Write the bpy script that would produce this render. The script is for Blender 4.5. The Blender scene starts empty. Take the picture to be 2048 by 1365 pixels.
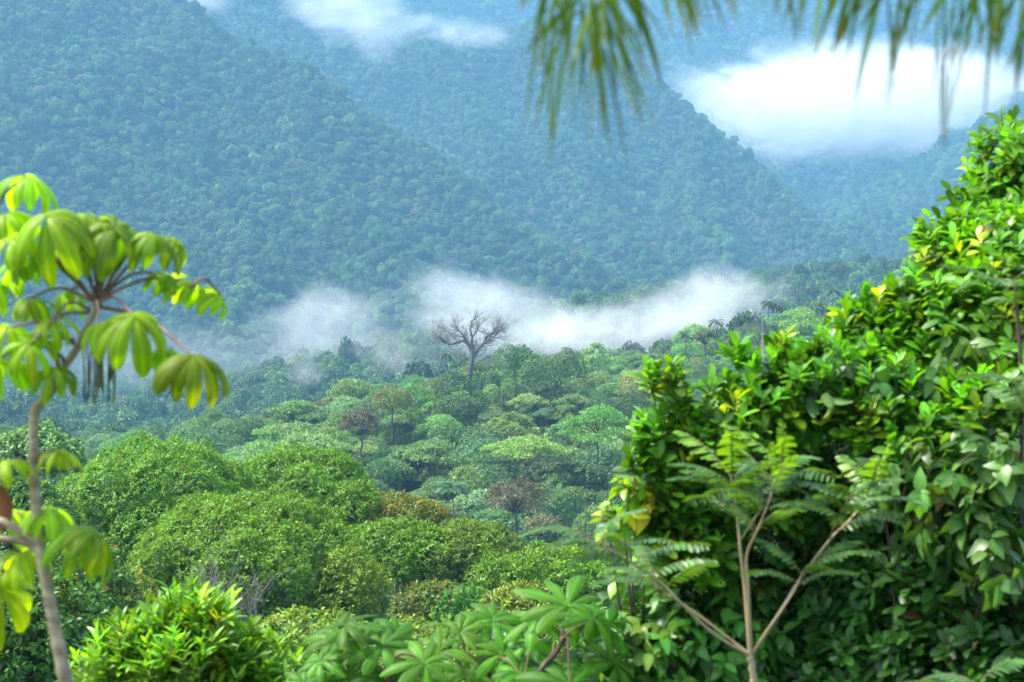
import bpy, math, random
import numpy as np
from mathutils import Matrix, Vector

# ------------------------------------------------------------------ camera, sky, sun, exposure
SC = bpy.context.scene
COL = SC.collection
F = 3248.0                                   # focal length in pixels of a 2048 px wide frame
cam_d = bpy.data.cameras.new("camera")
cam = bpy.data.objects.new("camera", cam_d); COL.objects.link(cam)
cam_d.sensor_width = 36.0
cam_d.lens = 36.0 * F / 2048.0
cam.location = (0, 0, 0); cam.rotation_euler = (math.radians(90), 0, 0)
cam_d.clip_start = 0.05; cam_d.clip_end = 20000
cam_d.dof.use_dof = True
cam_d.dof.focus_distance = 500.0
cam_d.dof.aperture_fstop = 4.8
SC.camera = cam

SUN_EL, SUN_AZ = math.radians(58), math.radians(-85)      # azimuth from +Y, negative = left of the view
w = bpy.data.worlds.new("World"); SC.world = w; w.use_nodes = True
nt = w.node_tree
bg = nt.nodes["Background"]
sky = nt.nodes.new("ShaderNodeTexSky"); sky.sky_type = 'NISHITA'; sky.sun_disc = False
sky.sun_elevation = SUN_EL; sky.sun_rotation = SUN_AZ; sky.air_density = 1.0; sky.dust_density = 3.0; sky.ozone_density = 1.0
nt.links.new(sky.outputs[0], bg.inputs[0]); bg.inputs[1].default_value = 0.13

sun_d = bpy.data.lights.new("sun", 'SUN'); sun_d.energy = 2.7; sun_d.angle = math.radians(13); sun_d.color = (1.0, 0.96, 0.88)
sun = bpy.data.objects.new("sun", sun_d); COL.objects.link(sun)
sdir = Vector((math.sin(SUN_AZ) * math.cos(SUN_EL), math.cos(SUN_AZ) * math.cos(SUN_EL), math.sin(SUN_EL)))
sun.rotation_euler = sdir.to_track_quat('Z', 'Y').to_euler()
sun.location = (0, 0, 60)

SC.view_settings.view_transform = 'Standard'
SC.view_settings.look = 'None'
SC.view_settings.exposure = 2.22
SC.view_settings.gamma = 1.0
cy = SC.cycles
cy.use_denoising = True
cy.max_bounces = 8; cy.diffuse_bounces = 3; cy.glossy_bounces = 2; cy.transmission_bounces = 4; cy.volume_bounces = 2
cy.transparent_max_bounces = 8
cy.volume_step_rate = 1.0; cy.volume_max_steps = 256
cy.sample_clamp_indirect = 4.0

rng = np.random.default_rng(7)


def P(px, py, Y):
    """World point seen at a pixel of the 2048 x 1365 photograph, at its own distance Y."""
    return np.array([(px - 1024.0) / F * Y, Y, (682.5 - py) / F * Y])


# ------------------------------------------------------------------ mesh helpers
class MB:
    """Collects quads / triangles with a colour per vertex and a material slot per face."""
    def __init__(s):
        s.V, s.C, s.FI, s.FT, s.MI, s.n = [], [], [], [], [], 0

    def add(s, V, Fc, C=None, mi=0):
        V = np.asarray(V, float).reshape(-1, 3); Fc = np.asarray(Fc, int)
        if C is None: C = np.full((len(V), 3), 0.2)
        C = np.broadcast_to(np.asarray(C, float), (len(V), 3))
        s.V.append(V); s.C.append(C); s.FI.append((Fc + s.n).ravel())
        s.FT.append(np.full(len(Fc), Fc.shape[1])); s.MI.append(np.full(len(Fc), mi)); s.n += len(V)

    def scatter(s, T, pos, R, scale, C, mi=0):
        """n copies of a template T = (verts, faces[, vertex tint])."""
        tv, tf = T[0], T[1]; tint = T[2] if len(T) > 2 else None
        n, k = len(pos), len(tv)
        if n == 0: return
        scale = np.asarray(scale, float)
        if scale.ndim == 1: scale = np.repeat(scale[:, None], 3, 1)
        v = tv[None] * scale[:, None, :]
        v = np.einsum('nij,nkj->nki', R, v) + pos[:, None, :]
        f = tf[None] + (np.arange(n) * k)[:, None, None]
        c = np.repeat(np.asarray(C)[:, None, :], k, 1)
        if tint is not None: c = c * tint[None]
        s.add(v.reshape(-1, 3), f.reshape(-1, tf.shape[1]), c.reshape(-1, 3), mi)

    def tube(s, pts, rad, C=(0.2, 0.17, 0.12), n=7, mi=0):
        pts = np.asarray(pts, float); rad = np.broadcast_to(np.asarray(rad, float), (len(pts),))
        t = np.gradient(pts, axis=0); t /= np.linalg.norm(t, axis=1)[:, None] + 1e-12
        ref = np.array([1.0, 0, 0]) if abs(t[0][0]) < 0.8 else np.array([0, 1.0, 0])
        V = []
        a = np.arange(n) / n * 2 * np.pi
        for p, d, r in zip(pts, t, rad):
            u = ref - d * (ref @ d); u /= np.linalg.norm(u) + 1e-12; ref = u
            b = np.cross(d, u)
            V.append(p + r * (np.cos(a)[:, None] * u + np.sin(a)[:, None] * b))
        V = np.concatenate(V); m = len(pts)
        i, j = np.meshgrid(np.arange(m - 1), np.arange(n), indexing='ij')
        j2 = (j + 1) % n
        s.add(V, np.stack([i * n + j, i * n + j2, (i + 1) * n + j2, (i + 1) * n + j], -1).reshape(-1, 4), C, mi)

    def mesh(s, name, mats, smooth=True):
        me = bpy.data.meshes.new(name)
        V = np.concatenate(s.V); C = np.concatenate(s.C); FI = np.concatenate(s.FI); FT = np.concatenate(s.FT); MI = np.concatenate(s.MI)
        me.vertices.add(len(V)); me.vertices.foreach_set("co", V.astype(np.float32).ravel())
        me.loops.add(len(FI)); me.loops.foreach_set("vertex_index", FI.astype(np.int32))
        me.polygons.add(len(FT))
        me.polygons.foreach_set("loop_start", np.concatenate([[0], np.cumsum(FT)[:-1]]).astype(np.int32))
        me.polygons.foreach_set("loop_total", FT.astype(np.int32))
        me.polygons.foreach_set("material_index", MI.astype(np.int32))
        me.polygons.foreach_set("use_smooth", np.full(len(FT), smooth))
        a = me.color_attributes.new("Col", 'FLOAT_COLOR', 'POINT')
        a.data.foreach_set("color", np.concatenate([C, np.ones((len(C), 1))], 1).astype(np.float32).ravel())
        for m in (mats if isinstance(mats, (list, tuple)) else [mats]): me.materials.append(m)
        me.update(calc_edges=True)
        return me


def nrm(v):
    v = np.asarray(v, float)
    return v / (np.linalg.norm(v, axis=-1, keepdims=True) + 1e-12)


def basis(d, up):
    x = nrm(d); up = np.broadcast_to(np.asarray(up, float), x.shape)
    z = up - x * np.sum(up * x, -1, keepdims=True)
    bad = np.linalg.norm(z, axis=-1) < 1e-3
    z = np.where(bad[..., None], np.array([0.3, 0.9, 0.1]), z); z = nrm(z - x * np.sum(z * x, -1, keepdims=True))
    y = np.cross(z, x)
    return np.stack([x, y, z], -1)


def rand_dirs(n, r=None):
    v = (r or rng).normal(size=(n, 3)); return nrm(v)


RHOMB = (np.array([[0, 0, 0], [.45, .27, .07], [1, 0, -.08], [.45, -.27, .07]]), np.array([[0, 1, 2, 3]]))
NARROW = (np.array([[0, 0, 0], [.45, .15, .05], [1, 0, -.16], [.45, -.15, .05]]), np.array([[0, 1, 2, 3]]))


def leaf_template(ns, prof, bend=-0.25, fold=0.18, rib=1.25):
    """Leaf along +x, unit length, with a folded midrib and a bend along its length."""
    t = np.linspace(0, 1, ns + 1)
    wd = np.array([prof(x) for x in t])
    V, Cc = [], []
    for x, ww in zip(t, wd):
        zc = bend * x * x
        V += [[x, ww, zc + fold * ww * 1.2], [x, 0, zc], [x, -ww, zc + fold * ww * 1.2]]
        Cc += [[1, 1, 1], [rib, rib, rib * .9], [1, 1, 1]]
    Fc = []
    for i in range(ns):
        a = i * 3
        Fc += [[a + 3, a, a + 1, a + 4], [a + 4, a + 1, a + 2, a + 5]]
    return np.array(V, float), np.array(Fc), np.array(Cc, float)


OBOV = leaf_template(5, lambda t: 0.03 + 0.19 * math.sin(math.pi * min(1, t ** 1.35 * .93)) ** .8, -.22, .2)
OVATE = leaf_template(5, lambda t: 0.27 * math.sin(math.pi * min(1, t ** .72 * .985)) ** .9, -.3, .15)
LANCE = leaf_template(4, lambda t: 0.13 * math.sin(math.pi * min(1, t ** .85 * .985)), -.2, .25)
LEAFLET = leaf_template(3, lambda t: 0.05 + 0.14 * math.sin(math.pi * min(1, t * .97)) ** .6, -.15, .2, 1.1)


# ------------------------------------------------------------------ materials
def new_mat(name):
    m = bpy.data.materials.new(name); m.use_nodes = True
    return m, m.node_tree, m.node_tree.nodes["Principled BSDF"], m.node_tree.nodes["Material Output"]


def leaf_mat(name, trans=0.38, rough=0.42, spec=0.4, var=0.25, hue=0.02, ttint=(1.7, 1.35, .35), noise=0.0, per_object=True, gain=1.0):
    m, t, p, o = new_mat(name)
    N, L = t.nodes.new, t.links.new
    at = N("ShaderNodeAttribute"); at.attribute_name = "Col"
    hs = N("ShaderNodeHueSaturation")
    L(at.outputs["Color"], hs.inputs["Color"])
    oi = N("ShaderNodeObjectInfo")
    mr = N("ShaderNodeMapRange"); mr.inputs[3].default_value = (1 - var) * gain; mr.inputs[4].default_value = (1 + var) * gain
    mh = N("ShaderNodeMapRange"); mh.inputs[3].default_value = .5 - hue; mh.inputs[4].default_value = .5 + hue
    fr = N("ShaderNodeMath"); fr.operation = 'MULTIPLY'; fr.inputs[1].default_value = 7.31
    fc = N("ShaderNodeMath"); fc.operation = 'FRACT'
    if per_object:
        L(oi.outputs["Random"], mr.inputs[0]); L(oi.outputs["Random"], fr.inputs[0])
    else:
        mr.inputs[0].default_value = .5; fr.inputs[0].default_value = .0684
    L(fr.outputs[0], fc.inputs[0]); L(fc.outputs[0], mh.inputs[0])
    L(mr.outputs[0], hs.inputs["Value"]); L(mh.outputs[0], hs.inputs["Hue"])
    col = hs.outputs[0]
    if noise:
        tc = N("ShaderNodeTexCoord"); nz = N("ShaderNodeTexNoise"); nz.inputs["Scale"].default_value = noise; nz.inputs["Detail"].default_value = 4
        L(tc.outputs["Object"], nz.inputs["Vector"])
        r2 = N("ShaderNodeMapRange"); r2.inputs[1].default_value = .3; r2.inputs[2].default_value = .7; r2.inputs[3].default_value = .72; r2.inputs[4].default_value = 1.25
        L(nz.outputs[0], r2.inputs[0])
        mx = N("ShaderNodeMix"); mx.data_type = 'RGBA'; mx.blend_type = 'MULTIPLY'; mx.inputs[0].default_value = 1
        L(col, mx.inputs[6]); L(r2.outputs[0], mx.inputs[7]); col = mx.outputs[2]
    L(col, p.inputs["Base Color"])
    p.inputs["Roughness"].default_value = rough; p.inputs["Specular IOR Level"].default_value = spec
    tr = N("ShaderNodeBsdfTranslucent")
    m2 = N("ShaderNodeMix"); m2.data_type = 'RGBA'; m2.blend_type = 'MULTIPLY'; m2.inputs[0].default_value = 1; m2.inputs[7].default_value = (*ttint, 1)
    L(col, m2.inputs[6]); L(m2.outputs[2], tr.inputs[0])
    ms = N("ShaderNodeMixShader"); ms.inputs[0].default_value = trans
    L(p.outputs[0], ms.inputs[1]); L(tr.outputs[0], ms.inputs[2]); L(ms.outputs[0], o.inputs["Surface"])
    return m


def bark_mat(name, c1, c2, scale=3.0, rough=.85, stretch=(1, 1, .25)):
    m, t, p, o = new_mat(name)
    N, L = t.nodes.new, t.links.new
    tc = N("ShaderNodeTexCoord"); mp = N("ShaderNodeMapping"); mp.inputs["Scale"].default_value = stretch
    nz = N("ShaderNodeTexNoise"); nz.inputs["Scale"].default_value = scale; nz.inputs["Detail"].default_value = 6
    cr = N("ShaderNodeValToRGB"); cr.color_ramp.elements[0].color = (*c1, 1); cr.color_ramp.elements[1].color = (*c2, 1)
    cr.color_ramp.elements[0].position = .35; cr.color_ramp.elements[1].position = .68
    bp = N("ShaderNodeBump"); bp.inputs["Strength"].default_value = .5; bp.inputs["Distance"].default_value = .01
    L(tc.outputs["Object"], mp.inputs[0]); L(mp.outputs[0], nz.inputs["Vector"]); L(nz.outputs[0], cr.inputs[0]); L(nz.outputs[0], bp.inputs["Height"])
    L(cr.outputs[0], p.inputs["Base Color"]); L(bp.outputs[0], p.inputs["Normal"]); p.inputs["Roughness"].default_value = rough
    return m


M_NEAR = leaf_mat("dome_tree_leaf", .26, .45, .25, .08, .004, noise=.35)
M_RIDGE = leaf_mat("ridge_tree_leaf", .35, .5, .3, .32, .022, (1.4, 1.25, .5), gain=1.5)
M_FAR = leaf_mat("far_tree_leaf", .18, .6, .2, .45, .03, (1.3, 1.2, .6))
M_BUSH = leaf_mat("glossy_leaf", .38, .36, .35, .0, .0, (1.6, 1.5, .25), per_object=False)
M_CEC = leaf_mat("cecropia_leaf", .6, .45, .22, .16, .012, (1.65, 1.5, .12), noise=6)
M_PALM = leaf_mat("palm_leaflet", .35, .6, .12, .0, .0, (1.6, 1.3, .3), per_object=False)
M_BARK = bark_mat("brown_bark", (.05, .04, .03), (.16, .13, .10), 1.2)
M_PALE = bark_mat("pale_bark", (.17, .135, .07), (.42, .345, .21), 14, .8, (1, 1, 2.2))
M_GREY = bark_mat("grey_dead_bark", (.085, .08, .075), (.21, .20, .185), .6)
M_STEM = bark_mat("tan_stem", (.22, .17, .08), (.34, .27, .14), 9, .55)
M_TWIG = bark_mat("dark_twig", (.035, .022, .018), (.10, .06, .045), 20)
M_PETI = bark_mat("reddish_petiole", (.10, .05, .03), (.20, .10, .06), 20, .5)
M_RAGE = bark_mat("rachis", (.12, .13, .04), (.2, .2, .06), 20, .5)

m, t, p, o = new_mat("forest_floor")
nz = t.nodes.new("ShaderNodeTexNoise"); nz.inputs["Scale"].default_value = .08; nz.inputs["Detail"].default_value = 10
tc = t.nodes.new("ShaderNodeTexCoord"); cr = t.nodes.new("ShaderNodeValToRGB")
cr.color_ramp.elements[0].color = (.008, .014, .006, 1); cr.color_ramp.elements[1].color = (.025, .038, .014, 1)
cr.color_ramp.elements[0].position = .35; cr.color_ramp.elements[1].position = .7
t.links.new(tc.outputs["Object"], nz.inputs["Vector"]); t.links.new(nz.outputs[0], cr.inputs[0]); t.links.new(cr.outputs[0], p.inputs["Base Color"])
p.inputs["Roughness"].default_value = .95
M_GROUND = m


# ------------------------------------------------------------------ scene helpers
def tag(o, label=None, cat=None, group=None, kind=None):
    if label: o["label"] = label
    if cat: o["category"] = cat
    if group: o["group"] = group
    if kind: o["kind"] = kind
    return o


def thing(name, label, cat, loc, group=None):
    o = bpy.data.objects.new(name, None); COL.objects.link(o); o.location = Vector(loc); o.empty_display_size = .2
    return tag(o, label, cat, group)


def part(name, me, parent, loc=None, R=None, scale=None, label=None):
    """A mesh child. loc is in world space for unrotated parents (None: the mesh is in the parent's own space)."""
    o = bpy.data.objects.new(name, me); COL.objects.link(o); o.parent = parent
    if loc is not None:
        base = Vector(parent.location)
        q = parent.parent
        while q: base += Vector(q.location); q = q.parent
        o.location = Vector(loc) - base
    if R is not None: o.rotation_euler = Matrix([list(r) for r in R]).to_euler()
    if scale is not None: o.scale = (scale,) * 3 if np.isscalar(scale) else scale
    if label: o["label"] = label
    return o


def loose(name, me, **k):
    o = bpy.data.objects.new(name, me); COL.objects.link(o); return tag(o, **k)


# ------------------------------------------------------------------ terrain
def vnoise(x, y, seed=0):
    xi = np.floor(x).astype(np.int64); yi = np.floor(y).astype(np.int64); fx = x - xi; fy = y - yi
    fx = fx * fx * (3 - 2 * fx); fy = fy * fy * (3 - 2 * fy)
    def h(a, b):
        n = (a * 374761393 + b * 668265263 + seed * 1442695041) & 0x7fffffff
        n = ((n ^ (n >> 13)) * 1274126177) & 0x7fffffff
        return ((n ^ (n >> 16)) & 0xffff) / 65535.0
    return (h(xi, yi) * (1 - fx) + h(xi + 1, yi) * fx) * (1 - fy) + (h(xi, yi + 1) * (1 - fx) + h(xi + 1, yi + 1) * fx) * fy


def fbm(x, y, o=4, seed=0):
    s, a, t = 0, .5, 0
    for k in range(o):
        s = s + a * (vnoise(x * 2 ** k, y * 2 ** k, seed + k) * 2 - 1); t += a; a *= .5
    return s / t


def roof(X, Y, pts, k, drop=0.0):
    """Ridge: the crest polyline's height minus slope k times the distance to it."""
    best = np.full(X.shape, -1e9)
    for a, b in zip(pts[:-1], pts[1:]):
        d = b[:2] - a[:2]; L2 = d @ d
        s = np.clip(((X - a[0]) * d[0] + (Y - a[1]) * d[1]) / L2, 0, 1)
        dist = np.hypot(X - a[0] - s * d[0], Y - a[1] - s * d[1])
        best = np.maximum(best, a[2] + s * (b[2] - a[2]) - drop - k * dist)
    return best


def smax(a, b, k):
    h = np.clip(.5 + .5 * (a - b) / k, 0, 1)
    return b + (a - b) * h + k * h * (1 - h)


pl = lambda L: [P(*q) for q in L]
RIDGE = pl([(600, 930, 400), (700, 876, 430), (800, 830, 455), (900, 800, 480), (965, 778, 505), (1020, 752, 520), (1110, 748, 545), (1250, 756, 560), (1370, 748, 580), (1520, 718, 610), (1680, 660, 660), (1850, 604, 720), (2200, 540, 820)])
HILL2 = pl([(1060, 700, 1230), (1170, 628, 1270), (1290, 572, 1320), (1420, 556, 1380), (1570, 536, 1450), (1720, 520, 1500), (1950, 490, 1550), (2400, 440, 1650)])
SPUR_A = pl([(-900, -520, 3100), (-300, -270, 2850), (100, -130, 2700), (330, -25, 2600), (430, 50, 2560), (575, 118, 2480), (700, 205, 2400), (830, 300, 2300), (960, 392, 2200), (1100, 480, 2080), (1240, 560, 1950)])
SPUR_A2 = pl([(100, -130, 2700), (180, 120, 2430), (330, 330, 2150), (520, 500, 1900)])
SPUR_A3 = pl([(575, 118, 2480), (600, 300, 2280), (760, 470, 2000), (860, 560, 1860)])
SPUR_B = pl([(560, -60, 3500), (700, 40, 3350), (850, 70, 3300), (1010, 60, 3260), (1180, 70, 3150), (1330, 172, 3000), (1400, 240, 2920), (1475, 305, 2830), (1575, 402, 2680), (1640, 462, 2560), (1720, 508, 2400)])
SPUR_B2 = pl([(1180, 70, 3150), (1130, 230, 2870), (1190, 390, 2580), (1300, 520, 2250)])
SPUR_B3 = pl([(1400, 240, 2920), (1380, 370, 2680), (1460, 500, 2350)])
SPUR_B4 = pl([(850, 70, 3300), (960, 220, 2950), (1010, 330, 2700)])
RANGE_D = pl([(-400, -220, 5200), (300, -170, 4900), (600, -130, 4700), (1000, -110, 4600), (1500, -120, 4600), (2048, -140, 4700), (2800, -240, 4900)])
RANGE_D2 = pl([(1000, -110, 4600), (1080, 20, 4300), (1150, 90, 4100)])
RANGE_D3 = pl([(1500, -120, 4600), (1600, 0, 4350), (1720, 80, 4150)])
SPUR_E = pl([(2700, -80, 3900), (2300, 80, 3600), (2060, 235, 3400), (1930, 320, 3250), (1800, 390, 3050), (1700, 455, 2800)])
SPUR_E2 = pl([(2060, 235, 3400), (1960, 400, 2900), (1880, 480, 2550)])
LEFT_D = pl([(480, -90, 3500), (500, 20, 3400), (560, 100, 3250)])


def H(X, Y):
    X = np.asarray(X, float); Y = np.asarray(Y, float)
    base = np.interp(Y, [-40, 0, 12, 120, 200, 320, 600, 950, 1350, 1800, 2500, 8000], [-1.6, -3.2, -6.5, -37, -49, -53, -62, -68, -66, -46, 10, 60])
    base = base + np.clip(np.abs(X) / (np.abs(Y) + 40) - .18, 0, 1) * np.clip(Y - 250, 0, 600) * .12
    base = base + fbm(X / 90, Y / 90, 4, 3) * np.interp(Y, [0, 60, 300, 1500], [.0, 1.0, 3.5, 12])
    mid = roof(X, Y, RIDGE, .185, 12.0) + fbm(X / 60, Y / 60, 3, 11) * 3.5
    z = smax(base, mid, 8.0)
    z = smax(z, roof(X, Y, HILL2, .23, 12) + fbm(X / 120, Y / 120, 3, 13) * 7, 12)
    far = np.maximum.reduce([roof(X, Y, SPUR_A, .72, 12), roof(X, Y, SPUR_A2, .72, 12), roof(X, Y, SPUR_A3, .78, 12)])
    b = np.maximum.reduce([roof(X, Y, SPUR_B, 1.05, 12), roof(X, Y, SPUR_B2, .85, 12), roof(X, Y, SPUR_B3, .95, 12), roof(X, Y, SPUR_B4, .85, 12)])
    e = np.maximum(roof(X, Y, SPUR_E, .5, 12), roof(X, Y, SPUR_E2, .65, 12))
    d = np.maximum.reduce([roof(X, Y, RANGE_D, .9, 10), roof(X, Y, RANGE_D2, 1.0, 10), roof(X, Y, RANGE_D3, 1.0, 10), roof(X, Y, LEFT_D, .8, 10)])
    mt = np.maximum.reduce([far, b, e, d])
    rough = fbm(X / 260, Y / 260, 5, 21) * 26 + (1 - np.abs(fbm(X / 190, Y / 420, 3, 31)) * 2) * 24 - 17
    z = smax(z, mt + rough * np.clip((Y - 1500) / 700, 0, 1), 45)
    return z


ys = np.concatenate([np.linspace(-38, 20, 24), np.geomspace(22, 6300, 330)])
an = np.tan(np.radians(np.linspace(-30, 30, 300)))
GX = an[None] * (ys[:, None] + 75); GY = np.repeat(ys[:, None], len(an), 1)
GZ = H(GX, GY)
nr, nc = GX.shape
i, j = np.meshgrid(np.arange(nr - 1), np.arange(nc - 1), indexing='ij')
g = MB(); g.add(np.stack([GX, GY, GZ], -1), np.stack([i * nc + j, i * nc + j + 1, (i + 1) * nc + j + 1, (i + 1) * nc + j], -1).reshape(-1, 4))
tag(bpy.data.objects.new("ground", g.mesh("ground", M_GROUND)), kind="structure")
COL.objects.link(bpy.data.objects["ground"])
ZMIN, ZMAX = GZ.min(), GZ.max()


# ------------------------------------------------------------------ tree builders
def lobes_dome(r, h, nl, rs, rg, cover=1.05):
    """Centres and radii of rounded lobes over a dome of radius r and height h."""
    k = np.arange(nl) + .5
    ph = np.arccos(1 - k / nl * cover); th = math.pi * (1 + 5 ** .5) * k + rg.normal(0, .25, nl)
    lr = rs * rg.uniform(.62, 1.32, nl)
    rr = r - lr * .75; hh = h - lr * .75
    c = np.stack([rr * np.sin(ph) * np.cos(th), rr * np.sin(ph) * np.sin(th), hh * np.cos(ph)], 1) * rg.uniform(.86, 1.04, (nl, 1))
    return c, lr


def lobe_points(c, lr, dens, rg, low=-.35, inner=.80):
    """Points and normals on the outside of a bunch of lobes."""
    Ps, Ns = [], []
    for k in range(len(c)):
        n = int(dens * 4 * math.pi * lr[k] ** 2)
        d = rand_dirs(n, rg); d = d[d[:, 2] > low]
        bump = 1 + .10 * np.sin(d[:, 0] * 7 + k) * np.sin(d[:, 1] * 6 + 2 * k) + rg.normal(0, .05, len(d))
        p = c[k] + d * (lr[k] * bump)[:, None]
        keep = np.ones(len(p), bool)
        for q in range(len(c)):
            if q != k: keep &= np.linalg.norm(p - c[q], axis=1) > lr[q] * inner
        Ps.append(p[keep]); Ns.append(d[keep])
    return np.concatenate(Ps), np.concatenate(Ns)


def colours(n, base, rg, spread=.22, tip=None, ptip=0.0):
    c = np.array(base)[None] * np.exp(rg.normal(0, spread, (n, 1))) * np.exp(rg.normal(0, .08, (n, 3)))
    if tip is not None:
        k = rg.random(n) < ptip
        c[k] = np.array(tip)[None] * np.exp(rg.normal(0, .2, (k.sum(), 1)))
    return np.clip(c, .003, .8)


def rosettes(mb, p, nv, nleaf, size, col, rg, T=NARROW, droop=.35, out=.45, tip=None, ptip=0, spread=.2, tfrac=.0):
    n = len(p)
    pr = np.repeat(p, nleaf, 0); nr_ = np.repeat(nv, nleaf, 0)
    d = nrm(nr_ * out + rand_dirs(n * nleaf, rg) * .8 + np.array([0, 0, -droop]))
    c = np.repeat(colours(n, col, rg, spread, tip, ptip), nleaf, 0) * np.exp(rg.normal(0, .14, (n * nleaf, 1)))
    s = size * rg.uniform(.7, 1.25, n * nleaf)
    mb.scatter(T, pr + d * (s * .12)[:, None], basis(d, nr_ + np.array([0, 0, .6]) + rg.normal(0, .25, (n * nleaf, 3))), s, c)


def limbs(mb, base, fork, tips, r, rg, n=6, C=None):
    """A trunk from base to fork and curved limbs on to each tip."""
    base, fork = np.array(base, float), np.array(fork, float)
    t = np.linspace(0, 1, 6)[:, None]
    wob = rg.normal(0, r * .5, (6, 3)); wob[0] = 0; wob[-1] = 0
    mb.tube(base + (fork - base) * t + wob, np.linspace(r * 1.25, r * .8, 6), n=n + 2)
    for q in tips:
        q = np.array(q, float); midp = fork * .45 + q * .55; midp[2] = fork[2] + (q[2] - fork[2]) * .75 if q[2] > fork[2] else midp[2]
        u = np.linspace(0, 1, 6)[:, None]
        path = (1 - u) ** 2 * fork + 2 * u * (1 - u) * midp + u ** 2 * q + rg.normal(0, r * .25, (6, 3)) * (u * (1 - u) * 4)
        mb.tube(path, np.linspace(r * .55, r * .12, 6), n=n)


def near_tree(name, label, cat, px, top, half, Y, height=None, col=(.085, .21, .013), tip=(.16, .29, .02), ptip=.12, size=.275, T=NARROW,
              nl=16, flat=.75, dens=12, nleaf=8, seed=0, droop=.35, group=None, lobe=.38, low=-.6):
    """A big rounded tree beyond the garden: px / top of the crown and its half width in photo pixels at distance Y."""
    rg = np.random.default_rng(seed)
    r = half / F * Y; c0 = P(px, top, Y); h = r * flat if height is None else height
    zc = c0[2] - h
    zg = float(H(np.array([c0[0]]), np.array([Y]))[0])
    c, lr = lobes_dome(r, h, int(nl * 2.2), r * lobe * .76, rg, 1.5)
    p, nv = lobe_points(c, lr, dens, rg, low)
    th = thing(name, label, cat, (c0[0], Y, zg), group)
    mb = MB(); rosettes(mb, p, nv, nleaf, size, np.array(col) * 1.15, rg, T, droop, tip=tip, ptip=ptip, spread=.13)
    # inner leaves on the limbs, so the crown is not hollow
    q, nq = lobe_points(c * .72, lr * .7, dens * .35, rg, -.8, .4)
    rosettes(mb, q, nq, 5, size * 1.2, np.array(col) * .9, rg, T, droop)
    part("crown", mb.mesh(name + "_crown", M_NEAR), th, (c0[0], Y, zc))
    tb = MB(); fork = np.array([rg.normal(0, .4), rg.normal(0, .4), max(zc - zg - r * .25, (zc - zg) * .6)])
    off = np.array([0, 0, zc - zg])
    limbs(tb, (0, 0, -.5), fork, [off + c[k] * .9 for k in range(0, len(c), 2)], max(.16, r * .045), rg)
    part("trunk", tb.mesh(name + "_trunk", M_BARK), th)
    return th


def crown_umbrella(rg, H0=13.0, npad=7, spread=4.6, pad=3.0, col=(.06, .13, .035), leaf=.5, n=330, tier=.24):
    mb, tb = MB(), MB(); tips = []
    for k in range(npad):
        a = k * 2.4 + rg.normal(0, .3); rr = spread * math.sqrt((k + .2) / npad)
        z = H0 * (1 - tier * (rr / spread) ** 1.5 * rg.uniform(.6, 1.3))
        c = np.array([rr * math.cos(a), rr * math.sin(a), z]); pr = pad * rg.uniform(.75, 1.2)
        m_ = int(n * (pr / pad) ** 2)
        d = np.sqrt(rg.random(m_)) * pr; b = rg.random(m_) * 2 * math.pi
        clump = .5 + .5 * np.sin(b * 5 + k) * np.sin(d * 3.1)
        q = c + np.stack([d * np.cos(b), d * np.sin(b), -.09 * d * d + .25 * clump + rg.normal(0, .16, m_)], 1)
        nv = nrm(np.stack([d * np.cos(b) * .25 / pr * 2, d * np.sin(b) * .25 / pr * 2, np.ones(m_)], 1))
        rosettes(mb, q, nv, 2, leaf, col, rg, RHOMB, .1, .2, spread=.25)
        tips.append(c + [0, 0, -.3])
    limbs(tb, (0, 0, -1), (rg.normal(0, .3), rg.normal(0, .3), H0 * .52), tips, .2, rg, 5)
    return mb, tb


def crown_round(rg, H0=13.0, r=5.0, nl=11, col=(.05, .11, .03), leaf=.45, dens=4.0, tip=None, ptip=0, flat=.85):
    mb, tb = MB(), MB()
    c, lr = lobes_dome(r, r * flat, nl, r * .40, rg); c[:, 2] += H0 - r * flat
    p, nv = lobe_points(c, lr, dens, rg, -.45)
    rosettes(mb, p, nv, 3, leaf, col, rg, RHOMB, .2, .4, tip=tip, ptip=ptip, spread=.25)
    limbs(tb, (0, 0, -1), (rg.normal(0, .3), rg.normal(0, .3), H0 * .5), [c[k] for k in range(0, nl, 2)], .22, rg, 5)
    return mb, tb


def crown_sparse(rg, H0=14.0, r=5.0, col=(.09, .085, .04), leaf=.4, n=42, per=26):
    mb, tb = MB(), MB(); tips = []
    for k in range(n):
        d = rand_dirs(1, rg)[0]; d[2] = abs(d[2]) * .9 - .25
        c = np.array([0, 0, H0 - r * .95]) + d * r * rg.uniform(.65, 1.05)
        q = c + rg.normal(0, .55, (per, 3)) * [1, 1, .6]
        rosettes(mb, q, nrm(q - [0, 0, H0 - r * 1.4]), 2, leaf, col, rg, RHOMB, .2, .4, spread=.3)
        if k % 2 == 0: tips.append(c)
    limbs(tb, (0, 0, -1), (rg.normal(0, .3), 0, H0 * .45), tips, .25, rg, 5)
    return mb, tb


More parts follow.
